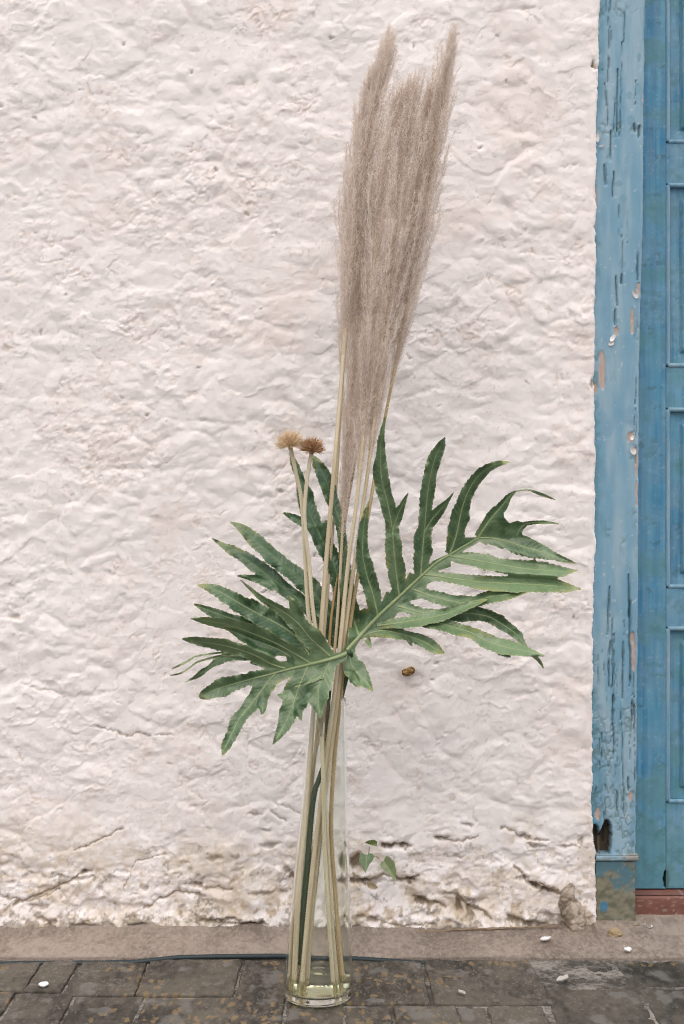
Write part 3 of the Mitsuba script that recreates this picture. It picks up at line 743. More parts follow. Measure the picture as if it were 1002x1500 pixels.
for col_i, x_l in enumerate((xL, xR + 0.061)):
    x_r = x_l + PW - 0.001
    st = 0.0026 if col_i == 0 else 0.012
    for j, (a, b_) in enumerate(rails):
        m, cc = slab(x_l, x_r, dZ(b_) if j else zb, dZ(a), DY + 0.0015, DY + 0.034, 60 + j + 10 * col_i, step=st, R=0.0012, colorfn=boardc(430 + 7 * j, 0.5))
        put(part_key('panel_door', 'rail'), m, 'blue_paint', True, color=cc)
    for j, (a, b_) in enumerate(panels):
        zt, z0 = dZ(a), dZ(b_)
        # a raised field with a slope to its edges
        X0, X1, Z0, Z1 = x_l + 0.002, x_r - 0.002, z0 + 0.002, zt - 0.002

        def field(X, Z, X0=X0, X1=X1, Z0=Z0, Z1=Z1):
            d = np.minimum(np.minimum(X - X0, X1 - X), np.minimum(Z - Z0, Z1 - Z))
            return 0.006 - 0.006 * np.clip((d - 0.0245) / 0.003, 0, 1) + 0.001 * np.clip((d - 0.006) / 0.018, 0, 1) * (d < 0.0245)
        m, cc = slab(X0, X1, Z0, Z1, DY + 0.0035, DY + 0.034, 80 + j + 10 * col_i, step=st, R=0.001, colorfn=boardc(470 + 5 * j, 0.45), yfn=field)
        pk = part_key('panel_door', 'panel')
        put(pk, m, 'blue_paint', True, color=cc)
        r = 0.0040
        o, y = 0.0034, DY + 0.0026
        corners = [(x_l + o, y, z0 + o), (x_r - o, y, z0 + o), (x_r - o, y, zt - o), (x_l + o, y, zt - o)]
        for s in range(4):
            bead([corners[s], corners[(s + 1) % 4]], r, 500 + j, part_key(pk, 'moulding'))
back = trimesh.creation.box((0.62, 0.008, 1.86))
back.apply_translation((dX(975.9) + 0.27, DY + 0.045, zb + 0.93))
put('panel_door__back_board', back, 'blue_paint', False, color=np.tile([0.03, 0.04, 0.045], (len(back.vertices), 1)))


def sillc(p):
    c = lerp3((0.150, 0.062, 0.048), (0.215, 0.100, 0.078), nz(p * [0.3, 1, 1], 90, 601, 3))
    c = lerp3(c, (0.34, 0.25, 0.215), 0.6 * sst(0.62, 0.7, nz(p, 90, 602, 3) * 0.6 + 0.4 * nz(p, 300, 603, 2)))
    return lerp3(c, (0.30, 0.23, 0.19), 0.7 * sst(0.68, 0.72, nz(p, 230, 604, 2)))


m, cc = slab((931.9 - 501) * S, 1.268, 0.000, dZ(1303.5) - 0.0005, 0.030, 0.16, 51, step=0.003, colorfn=sillc, amp=0.003, R=0.005)
put('door_sill', m, 'blue_paint', True, color=cc, label='worn red brown door sill under the blue door', cat='door sill')


# ---------------------------------------------------------------- the glass vase and its water
AX0, AX1 = 465.5, 480.5
VY = -0.358
base = W(AX0, 1462, VY)
base[2] = 0.0005
top = W(AX1, 1024, VY)
u_ = S * (D + VY) / D                        # metres per layout unit at the vase
axis_dir = top - base
VH = axis_dir[2]


def lathe(prof, sides=96):
    prof = np.asarray(prof, float)
    a = np.arange(sides) * 2 * np.pi / sides
    n = len(prof)
    t = prof[:, 1] / VH
    cx = base[0] + axis_dir[0] * np.clip(t, 0, 1.1)
    v = np.stack([cx[:, None] + prof[:, 0, None] * np.cos(a), base[1] + prof[:, 0, None] * np.sin(a), 0.0008 + np.repeat(prof[:, 1, None], sides, 1)], -1)
    idx = np.arange(n * sides).reshape(n, sides)
    nx = np.roll(idx, -1, 1)
    f = np.stack([idx[:-1], nx[:-1], nx[1:], idx[1:]], -1).reshape(-1, 4)
    return v.reshape(-1, 3), f


def outer(z):
    return u_ * np.interp(z / VH, [0, 0.03, 0.15, 0.6, 1.0], [46, 50, 49, 35, 26.0])


th = 0.0024
zo = np.concatenate([[0.0, 0.0, 0.0008, 0.003, 0.008], np.linspace(0.014, VH, 40)])
ro = np.concatenate([[0.0001, u_ * 43, u_ * 46, u_ * 48.5, u_ * 50], outer(np.linspace(0.014, VH, 40))])
zi = np.concatenate([np.linspace(VH, 0.022, 40), [0.0155, 0.0115, 0.0095, 0.009]])
ri = np.concatenate([outer(np.linspace(VH, 0.022, 40)) - th, [u_ * 50 - th - 0.0004, u_ * 47 - th, u_ * 41 - th, 0.0001]])
prof = np.concatenate([np.stack([ro, zo], 1), [[outer(VH) - 0.0004, VH + 0.0009], [outer(VH) - th + 0.0004, VH + 0.0009]], np.stack([ri, zi], 1)])
put('glass_vase', lathe(prof), 'clear_glass', 50, label='tall slim clear glass vase standing on the dark paving', cat='vase')
WZ = 0.032
g = 0.00025
zw = np.concatenate([[0.0093, 0.0097, 0.0118, 0.0158], np.linspace(0.022, WZ, 5)])
rw = np.concatenate([[0.0001, u_ * 41 - th - g, u_ * 47 - th - g, u_ * 50 - th - 0.0004 - g], outer(np.linspace(0.022, WZ, 5)) - th - g])
prof = np.concatenate([np.stack([rw, zw], 1), [[rw[-1] - 0.002, WZ - 0.0006], [rw[-1] - 0.006, WZ - 0.001], [0.0001, WZ - 0.001]]])
put('vase_water', lathe(prof), 'vase_water_look', 50, label='shallow pool of water in the bottom of the glass vase', cat='water')


# ---------------------------------------------------------------- stems, flowers and pampas plumes
def path(pts):
    """World points along a stem from (x, y, depth in mm behind the vase axis) rows."""
    c, t = spline(pts, 4.0)
    return W(c[:, 0], c[:, 1], VY + 0.001 * c[:, 2]), t, c


def stem_mesh(pts, r0, r1, seed, c0, c1, ridges=0.10):
    c, t, g_ = path(pts)
    r = (r0 + (r1 - r0) * t) * 0.001
    r = r * (1 + 0.06 * (nz(np.stack([t * 6, t * 0 + seed], -1), 1.0, seed) - 0.5))
    sides = 12
    m = tube(c, r, sides)
    v = np.array(m.vertices)
    n = len(c) * sides
    ang = np.tile(np.arange(sides), len(c))
    cent = np.repeat(c, sides, 0)
    v[:n] = cent + (v[:n] - cent) * (1 + ridges * ((ang % 3) / 2.0 - 0.5))[:, None]
    s = np.concatenate([np.repeat(t, sides), [t[0], t[-1]]])
    a = np.concatenate([ang, [0, 0]])
    k = nz(np.stack([s * 9, a * 0.8 + seed], -1), 1.0, seed + 3, 3)
    cc = lerp3(c0, c1, sst(0.3, 0.7, k))
    streak = sst(0.55, 0.75, nz(np.stack([s * 3.0, a * 1.7 + seed], -1), 1.0, seed + 5, 2))
    cc = lerp3(cc, np.asarray(c0) * [0.80, 0.78, 0.66], 0.55 * streak)
    spot = sst(0.80, 0.86, nz(np.stack([s * 60, a * 0.9 + seed], -1), 1.0, seed + 6))
    cc = lerp3(cc, (0.30, 0.13, 0.06), 0.6 * spot)
    return trimesh.Trimesh(v, m.faces, process=False), cc, c, g_


STRAW, STRAW2, GREENISH, BROWN = (0.50, 0.42, 0.285), (0.60, 0.53, 0.40), (0.36, 0.37, 0.20), (0.36, 0.25, 0.12)


def hairs(rach, n_branch, width, seed, hair_len=10.0, count=2.3, bare=0.0):
    """A plume: thin branches that leave the rachis and run up beside it, each set with fine hairs; every hair one sliver."""
    r = np.random.default_rng(seed)
    c, t = spline(rach, 2.0)
    P3 = np.stack([c[:, 0], c[:, 2], -c[:, 1]], -1)      # layout units: across, depth, up
    L = np.concatenate([[0], np.cumsum(np.linalg.norm(np.diff(P3, axis=0), axis=1))])
    tot = L[-1]
    tang = np.gradient(P3, axis=0)
    tang /= np.linalg.norm(tang, axis=1, keepdims=True)
    A, B, Cc, col = [], [], [], []
    for b_ in range(n_branch):
        s0 = np.clip(bare + (0.95 - bare) * (b_ + r.uniform(-.4, .6)) / n_branch, 0, 0.96)
        i0 = int(s0 * (len(c) - 1))
        p0, d0 = P3[i0], tang[i0]
        env = np.interp(s0, [0, 0.15, 0.40, 0.7, 0.9, 1.0], [0.35, 0.75, 1.0, 0.92, 0.55, 0.2])
        az = r.uniform(0, 2 * np.pi)
        e1 = np.cross(d0, [0, 1, 0]); e1 /= np.linalg.norm(e1)
        e2 = np.cross(d0, e1)
        out = math.cos(az) * e1 + 0.85 * math.sin(az) * e2
        loose = r.uniform() < 0.05
        ln = min(tot * 0.30, (1 - s0) * tot * 0.9 + 18) * r.uniform(0.4, 1.05)
        n = max(6, int(ln / 3))
        u = np.linspace(0, 1, n)
        s1 = s0 + ln / tot
        reach = width * min(env, np.interp(s1, [0, 0.35, 0.62, 0.85, 1.0, 1.1], [0.6, 0.95, 1.0, 0.85, 0.34, 0.08])) * (r.uniform(0.12, 1.0) ** 0.7) * (1.45 if loose else 1)
        follow = np.stack([np.interp(L[i0] + u * ln, L, P3[:, k]) for k in range(3)], -1)
        over = np.maximum(L[i0] + u * ln - tot, 0)
        br = follow + over[:, None] * tang[-1] + out * (reach * (1 - (1 - u) ** (1.6 if not loose else 1.0)))[:, None]
        wav = np.cumsum(r.normal(0, 0.45, (n, 3)), 0)
        br += wav - wav[:1]
        m = int(ln * count * (0.5 if loose else 1))
        k = np.sort(r.uniform(0.0, 1, m))
        hp = np.stack([np.interp(k, u, br[:, q_]) for q_ in range(3)], -1)
        bt = np.gradient(br, axis=0)
        bt /= np.linalg.norm(bt, axis=1, keepdims=True)
        ht = np.stack([np.interp(k, u, bt[:, q_]) for q_ in range(3)], -1)
        rd = r.normal(0, 1, (m, 3))
        rd -= (rd * ht).sum(1, keepdims=True) * ht
        rd /= np.linalg.norm(rd, axis=1, keepdims=True)
        ang = r.uniform(0.12, 1.25, m)[:, None]
        hd = np.cos(ang) * ht + np.sin(ang) * rd
        hl = (hair_len * r.uniform(0.4, 1.35, m) * (1 - 0.2 * k) * np.where(r.uniform(0, 1, m) < 0.08, 1.7, 1.0))[:, None]
        sd = np.cross(hd, r.normal(0, 1, (m, 3)))
        sd /= np.linalg.norm(sd, axis=1, keepdims=True)
        w = r.uniform(0.17, 0.38, m)[:, None]
        A.append(hp - sd * w), B.append(hp + sd * w), Cc.append(hp + hd * hl)
        tone = r.uniform(0, 1)
        cc = lerp3((0.72, 0.655, 0.615), (0.95, 0.895, 0.85), np.clip(0.45 * tone + 0.55 * r.uniform(0, 1, m), 0, 1))
        cc = lerp3(cc, (0.62, 0.52, 0.33), 0.45 * (r.uniform(0, 1, m) < 0.10))
        col.append(cc)
        # the branch itself
        A.append(br[:-1] - e1 * 0.25), B.append(br[:-1] + e1 * 0.25), Cc.append(br[1:])
        col.append(np.tile([0.58, 0.49, 0.38], (n - 1, 1)))
    A, B, Cc, col = (np.concatenate(x) for x in (A, B, Cc, col))
    v = np.stack([A, B, Cc], 1).reshape(-1, 3)
    v = W(v[:, 0], -v[:, 2], VY + 0.001 * v[:, 1])
    return (v, np.arange(len(v)).reshape(-1, 3)), np.repeat(col, 3, 0)


# (x, y, depth mm) from the foot up; the plume starts at the second list
PAMPAS = [
    ('pampas grass on the leftmost thick straw cane, its plume the tallest on the left', [(431, 1466, -14), (437, 1327, -12), (450, 1174, -6), (459, 1040, 2), (468.7, 941, 8), (478, 820, 22), (488, 703, 38), (495, 620, 50), (503, 520, 64)],
     [(503, 520, 64), (512, 420, 78), (523, 310, 94), (540, 200, 110), (558, 110, 122), (571, 52, 130)], 4.1, 3.1, 160, 33, 12, STRAW, STRAW2),
    ('low pampas grass with fluff running down furthest between the canes', [(424.5, 1462, 6), (436, 1257, 4), (456, 1130, 6), (474, 1050, 10), (484, 1000, 14), (491, 945, 18), (499.5, 820, 32), (503, 740, 42)],
     [(501, 790, 36), (506, 700, 48), (514, 600, 60), (523, 500, 74), (531, 400, 86), (538, 290, 98), (540, 230, 104)], 3.2, 2.0, 150, 22, 12, STRAW, STRAW2),
    ('pampas grass on the middle pale cane, its plume the front one of the bunch', [(441, 1468, -22), (458, 1275, -16), (470, 1174, -13), (481, 1084, -9), (492, 1000, -4), (497.6, 950, 0), (510.7, 820, 16), (523, 730, 28), (532, 640, 40)],
     [(524, 722, 29), (530, 655, 38), (537, 560, 50), (545, 440, 64), (553, 310, 80), (571, 200, 92), (589, 122, 100)], 3.9, 2.8, 160, 33, 12, STRAW, STRAW2),
    ('pampas grass with the short plume between the two tall tips', [(448, 1468, -8), (463, 1275, -6), (475, 1174, -6), (486, 1090, -2), (497, 1000, 4), (502.5, 950, 7), (520, 820, 22), (532, 739, 34), (543, 660, 44), (550, 600, 52)],
     [(541, 675, 42), (547, 620, 50), (555, 540, 60), (569, 420, 74), (584, 300, 88), (598, 200, 98), (612, 113, 108)], 3.8, 2.7, 170, 37, 12, STRAW, STRAW2),
    ('pampas grass leaning furthest right, its plume the tallest on the right', [(505, 1457, 6), (491, 1309, 8), (485, 1205, 10), (490, 1110, 12), (499, 1030, 15), (509, 945, 22), (523, 850, 34), (542, 740, 50), (557, 650, 62), (572, 572, 74)],
     [(572, 572, 74), (586, 500, 84), (604, 400, 96), (624, 290, 110), (643, 170, 122), (662, 50, 132)], 3.4, 2.4, 160, 32, 12, (0.44, 0.33, 0.18), (0.52, 0.42, 0.26)),
    ('pampas grass at the back of the bunch on a thin brown cane', [(500, 1459, 18), (484, 1310, 18), (476, 1180, 18), (477, 1080, 18), (480, 1000, 20), (484, 920, 26), (493, 850, 38), (503, 780, 50), (516, 700, 64), (530, 630, 76)],
     [(530, 630, 76), (545, 560, 86), (572, 480, 96), (590, 390, 106), (606, 300, 116), (619, 210, 124), (632, 130, 130)], 2.6, 1.9, 150, 30, 12, BROWN, (0.46, 0.33, 0.18)),
    ('pampas grass with the loose leftmost plume, shorter than the tall left tip', [(436, 1466, 14), (443, 1327, 12), (455, 1174, 12), (466, 1050, 16), (474, 941, 24), (484, 820, 40), (492, 720, 56), (498, 620, 72), (503, 540, 82)],
     [(501, 560, 80), (505, 470, 92), (512, 370, 104), (521, 270, 116), (533, 180, 126), (545, 105, 132)], 2.8, 2.0, 145, 29, 12, STRAW, STRAW2)]
for i, (lab, foot, rach, r0, r1, nb, wd, hl, c0, c1) in enumerate(PAMPAS):
    k = key_of('pampas_grass')
    say(k, lab, 'pampas grass', group='dried pampas grass in the glass vase')
    m, cc, _, _ = stem_mesh(foot, r0, r1, 700 + i, c0, c1)
    put(k + '__stem', m, 'matte_vertex', True, color=cc)
    m2, cc2, _, _ = stem_mesh([foot[-1]] + [r_ for r_ in rach if r_[1] < foot[-1][1] - 5], r1, 0.4, 720 + i, c0, c1)
    put(k + '__rachis', m2, 'matte_vertex', True, color=cc2)
    m3, cc3 = hairs(rach, nb, wd, 800 + i, hl)
    put(k + '__plume', m3, 'plume_hair', False, color=cc3, kind='stuff')

FLOWERS = [
    ('pale straw coloured dried thistle flower, the left one of the pair', [(496, 1464, -10), (484, 1320, -14), (478, 1200, -14), (471, 1080, -16), (465, 1020, -16), (458, 950, -12), (451, 890, -6), (447, 820, -2), (444, 760, 0), (441, 728, 0), (434, 695, -2), (425.5, 655, -4)], (-0.10, 1.0), 23.5, (0.60, 0.46, 0.30), (0.78, 0.66, 0.49)),
    ('rusty brown dried thistle flower, the right one of the pair', [(490, 1466, -24), (480, 1320, -24), (475, 1223, -22), (473, 1120, -22), (470, 1030, -22), (464, 940, -18), (457, 880, -12), (453, 825, -8), (448, 785, -8), (446, 752, -8), (449, 710, -8), (456.5, 662, -8)], (0.12, 1.0), 21.5, (0.33, 0.185, 0.10), (0.60, 0.41, 0.25))]
for i, (lab, foot, ax, size, c0, c1) in enumerate(FLOWERS):
    k = key_of('dried_flower')
    say(k, lab, 'dried flower', group='dried thistle flowers in the glass vase')
    m, cc, c, _ = stem_mesh(foot, 3.0, 2.9, 740 + i, (0.52, 0.46, 0.33), (0.62, 0.57, 0.44))
    put(k + '__stem', m, 'matte_vertex', True, color=cc)
    r = np.random.default_rng(900 + i)
    tip = c[-1]
    up = np.array([ax[0], -0.18, ax[1]]); up /= np.linalg.norm(up)
    e1 = np.cross(up, [0, 1, 0]); e1 /= np.linalg.norm(e1); e2 = np.cross(up, e1)
    ms, cs = [], []
    n = 330
    for j in range(n):
        q_ = (j + 0.5) / n
        pol = (0.12 + 1.62 * q_ ** 0.62) * (1 if i == 0 else 1.02) + r.normal(0, 0.08)
        az = j * 2.399963 + r.normal(0, 0.15)
        d = math.cos(pol) * up + math.sin(pol) * (math.cos(az) * e1 + math.sin(az) * e2)
        ln = size * 0.00098 * (1.0 if i == 0 else 0.95) * r.uniform(0.82, 1.03) * (1.06 - 0.12 * q_)
        st_ = tip + up * 0.002 + d * 0.003
        side = np.cross(d, r.normal(0, 1, 3)); side /= np.linalg.norm(side)
        nrm = np.cross(d, side)
        mid = st_ + d * ln * 0.55 + up * 0.0012 + side * ln * r.normal(0, 0.05)
        end = st_ + d * ln + up * ln * (0.10 if pol > 1 else 0.0) + side * ln * r.normal(0, 0.09)
        w = r.uniform(0.5, 0.95) * 0.001
        ms.append(np.array([st_ - side * w * .6, st_ + side * w * .6, st_ + nrm * w * .5, mid - side * w, mid + side * w, mid + nrm * w * .8, end]))
        tone = r.uniform()
        cs.append(np.tile(np.asarray(c0) * (1 - tone) + np.asarray(c1) * tone, (7, 1)))
    f1 = np.array([[0, 1, 4], [0, 4, 3], [1, 2, 5], [1, 5, 4], [2, 0, 3], [2, 3, 5], [3, 4, 6], [4, 5, 6], [5, 3, 6]])
    f = np.concatenate([f1 + 7 * j for j in range(n)])
    put(k + '__petals', (np.concatenate(ms), f), 'matte_vertex', False, color=np.concatenate(cs), kind='stuff')
    # the woody cup under the head
    cup = tube(np.array([tip - up * 0.004, tip, tip + up * 0.003, tip + up * 0.006]), np.array([0.0031, 0.0036, 0.0052, 0.004]), 12)
    put(k + '__cup', cup, 'matte_vertex', True, color=np.tile(np.asarray(c0) * 0.75, (len(cup.vertices), 1)))


# ---------------------------------------------------------------- the big cut leaves
class Lobe:
    def __init__(s, pts, tilt=0.0, fold=0.25, curl=0.0, off=0.0, vein=1.0, layer=0, tone=0.0, root=None, wide=1.03):
        s.wide = wide
        s.c, s.t = spline(pts, 1.4)
        s.tilt, s.fold, s.curl, s.off, s.vein, s.layer, s.tone = tilt, fold, curl, off, vein, layer, tone
        d = np.gradient(s.c[:, :2], axis=0)
        d /= np.linalg.norm(d, axis=1, keepdims=True) + 1e-9
        s.d, s.n = d, np.stack([-d[:, 1], d[:, 0]], -1)
        s.len = np.linalg.norm(np.diff(s.c[:, :2], axis=0), axis=1).sum()
        s.tree = cKDTree(s.c[:, :2])

    def outline(s, r):
        w = np.maximum(s.c[:, 2] * s.wide, 0.25)
        n = len(w)
        sides = []
        for k in (1, -1):
            arc = s.t * s.len
            ph, per = r.uniform(0, 9), r.uniform(6.5, 9.5)
            x = arc / per + ph + 0.35 * np.sin(arc / 17 + ph) + 1.6 * meshkit.fbm(np.stack([arc / 14, arc * 0 + ph, arc * 0 + 3], -1), 2, 8)
            tooth = (x % 1.0) ** 1.6
            e = w * (1 + 0.30 * (meshkit.fbm(np.stack([arc / 19, arc * 0 + ph, arc * 0], -1), 3, 5) - 0.5) * 2) + np.minimum(2.0, w * 0.2) * (tooth - 0.45) * (0.1 + 1.3 * (meshkit.noise(np.stack([arc / 30, arc * 0 + ph + 4, arc * 0], -1), 6)))
            sides.append(s.c[:, :2] + k * s.n * np.maximum(e, 0.2)[:, None])
        return Polygon(np.concatenate([sides[0], sides[1][::-1]])).buffer(0)

    def at(s, p):
        """distance, signed offset, parameter along, for points p"""
        d, i = s.tree.query(p)
        side = ((p - s.c[i, :2]) * s.n[i]).sum(1)
        return d, side, s.t[i], np.maximum(s.c[i, 2], 1.0)


def build_leaf(key, lobes, mid, fills, plane, fold_mid, seed, dark, light, petiole, holes=(), pet_r=(2.6, 2.6), yellow=0.5):
    r = np.random.default_rng(seed)
    mid_l = Lobe([(x, y, w) for x, y, w in mid], fold=0)
    allv, allf, allc, at = [], [], [], 0

    def depth(p, ls):
        d, side, t, _ = mid_l.at(p)
        base_ = plane(p) + fold_mid[0] * np.maximum(side, 0) + fold_mid[1] * np.maximum(-side, 0)
        num, den = np.zeros(len(p)), np.full(len(p), 1e-9)
        for L_ in ls:
            dd, sd, tt, hw = L_.at(p)
            w = 1 / (dd ** 2 + 6) ** 2
            ease = sst(0, 0.18, tt)
            z = ease * (-L_.fold * np.minimum(np.abs(sd), 20) + L_.tilt * sd) + L_.curl * tt ** 2 + L_.off * ease
            num += w * z
            den += w
            num += w * ease * 0.5 * np.cos(2 * np.pi * (tt * L_.len - 0.9 * np.abs(sd)) / 7.5) * np.minimum(np.abs(sd) / 4, 1)
            ruf = (meshkit.fbm(np.stack([tt * L_.len / 17, np.sign(sd) * 3 + seed, sd * 0], -1), 2, seed) - 0.5) * 2
            num += w * ruf * 8.0 * np.minimum(np.abs(sd) / hw, 1.2) ** 2 * ease
        wm = 1 / (d ** 2 + 6) ** 2
        den += wm
        return base_ + num / den + 5.0 * (nz(p, 0.035, seed + 1, 2) - 0.5) + 1.6 * (nz(p, 0.11, seed + 4, 2) - 0.5)

    layers = sorted({L_.layer for L_ in lobes})
    for ly in layers:
        ls = [L_ for L_ in lobes if L_.layer == ly]
        poly = unary_union([L_.outline(r) for L_ in ls] + ([Polygon(f).buffer(0.5) for f in fills] if ly == 0 else []))
        poly = poly.buffer(1.0).buffer(-1.6).buffer(0.6)
        if ly == 0:
            poly = poly.difference(unary_union([Polygon(h_).buffer(0.2) for h_ in holes])) if holes else poly
        for g_ in getattr(poly, 'geoms', [poly]):
            if g_.area < 12:
                continue
            bl = []
            for ring in [g_.exterior, *g_.interiors]:
                n = max(8, int(ring.length / 1.3))
                bl.append(np.array([ring.interpolate(q_, normalized=True).coords[0] for q_ in np.arange(n) / n]))
            bd = np.concatenate(bl)
            x0, y0, x1, y1 = g_.bounds
            gx, gy = np.meshgrid(np.arange(x0, x1, 2.1), np.arange(y0, y1, 1.9))
            gx[1::2] += 1.05
            pts = np.stack([gx.ravel(), gy.ravel()], -1)
            inn = g_.buffer(-0.9)
            pts = pts[shapely.contains_xy(inn, pts[:, 0], pts[:, 1])]
            allp = np.concatenate([bd, pts])
            tri = Delaunay(allp).simplices
            cen = allp[tri].mean(1)
            tri = tri[shapely.contains_xy(g_, cen[:, 0], cen[:, 1])]
            z = depth(allp, ls)
            # colour: greens in patches, paler by the veins, a thin pale rim, yellowed tips; sky sheen painted in as paler lobes (tone)
            bdist, _ = cKDTree(bd).query(allp)
            near, tone, tipw, sdn, arc = np.full(len(allp), 99.0), np.zeros(len(allp)), np.zeros(len(allp)), np.zeros(len(allp)), np.zeros(len(allp))
            for L_ in ls:
                dd, sd, tt, hw = L_.at(allp)
                m = dd < near
                near = np.where(m, dd, near)
                tone, tipw, sdn, arc = np.where(m, L_.tone, tone), np.where(m, tt, tipw), np.where(m, sd, sdn), np.where(m, tt * L_.len, arc)
            k = sst(0.32, 0.68, nz(allp, 0.04, seed + 2, 3)) * 0.65 + 0.35 * nz(allp, 0.22, seed + 3, 3)
            cc = lerp3(np.asarray(dark) * 0.85, np.asarray(light) * 1.05, np.clip(k * 0.8 + tone * 0.85 - 0.03, 0, 1))
            lat = np.abs(((arc - 0.9 * np.abs(sdn)) / 7.5) % 1.0 - 0.5)
            cc = lerp3(cc, np.asarray(light) * [1.25, 1.2, 1.1], 0.35 * sst(0.12, 0.02, lat))
            cc = lerp3(cc, np.asarray(light) * 1.35, 0.35 * np.exp(-(near / 2.6) ** 2))
            yl = sst(0.56, 0.70, nz(allp, 0.028, seed + 5, 2) + 0.22 * sst(0.75, 1.0, tipw) + 0.06 * sst(7, 0, bdist) - 0.09)
            cc = lerp3(cc, (0.27, 0.28, 0.10), 0.8 * yellow * 1.2 * yl * sst(8, 1, bdist))
            cc = lerp3(cc, (0.30, 0.33, 0.17), 0.55 * sst(1.1, 0.2, bdist))
            V = W(allp[:, 0], allp[:, 1], VY + 0.001 * z)
            allv.append(V), allf.append(tri + at), allc.append(cc)
            at += len(V)
    V, F, C = np.concatenate(allv), np.concatenate(allf), np.concatenate(allc)
    put(key + '__blade', (V, F), 'leaf_skin', True, color=np.clip(C, 0, 1))

    def rib(c, rad, part, ls, lift):
        z = depth(c[:, :2], ls) - lift
        m = tube(W(c[:, 0], c[:, 1], VY + 0.001 * z), rad * 0.001, 7)
        v = np.array(m.vertices)
        cc = lerp3(np.asarray(light) * [1.6, 1.35, 1.35], np.asarray(light) * [2.1, 1.7, 1.7], nz(v, 60, seed, 2))
        put(part, m, 'leaf_skin' if False else 'gloss_vertex', True, color=np.clip(cc, 0, 0.6))

    base_l = [L_ for L_ in lobes if L_.layer == layers[0]]
    rib(mid_l.c, np.linspace(3.4, 1.0, len(mid_l.c)), key + '__midrib', base_l, 0.4)
    for L_ in lobes:
        if L_.vein > 0:
            m = L_.t < 0.93
            rib(L_.c[m], 1.5 * L_.vein * (1 - 0.75 * L_.t[m]), part_key(key, 'vein'), [x for x in lobes if x.layer == L_.layer], -0.15)
    z0 = float(depth(np.array([mid[0][:2]], float), base_l)[0])
    pts = [(mid[0][0], mid[0][1], z0)] + petiole
    pts = pts[::-1]
    cpt = np.asarray(pts, float)
    seg = np.linalg.norm(np.diff(cpt, axis=0), axis=1)
    t = np.concatenate([[0], np.cumsum(seg)])
    tt = np.linspace(0, t[-1], int(t[-1] / 5))
    c = PchipInterpolator(t, cpt, axis=0)(tt)
    m = tube(W(c[:, 0], c[:, 1], VY + 0.001 * c[:, 2]), np.linspace(pet_r[0], pet_r[1], len(c)) * 0.001, 12)
    v = np.array(m.vertices)
    cc = lerp3((0.030, 0.062, 0.032), (0.062, 0.105, 0.050), nz(v * [1, 1, 0.15], 260, seed + 8, 2))
    put(key + '__stalk', m, 'gloss_vertex', True, color=cc)


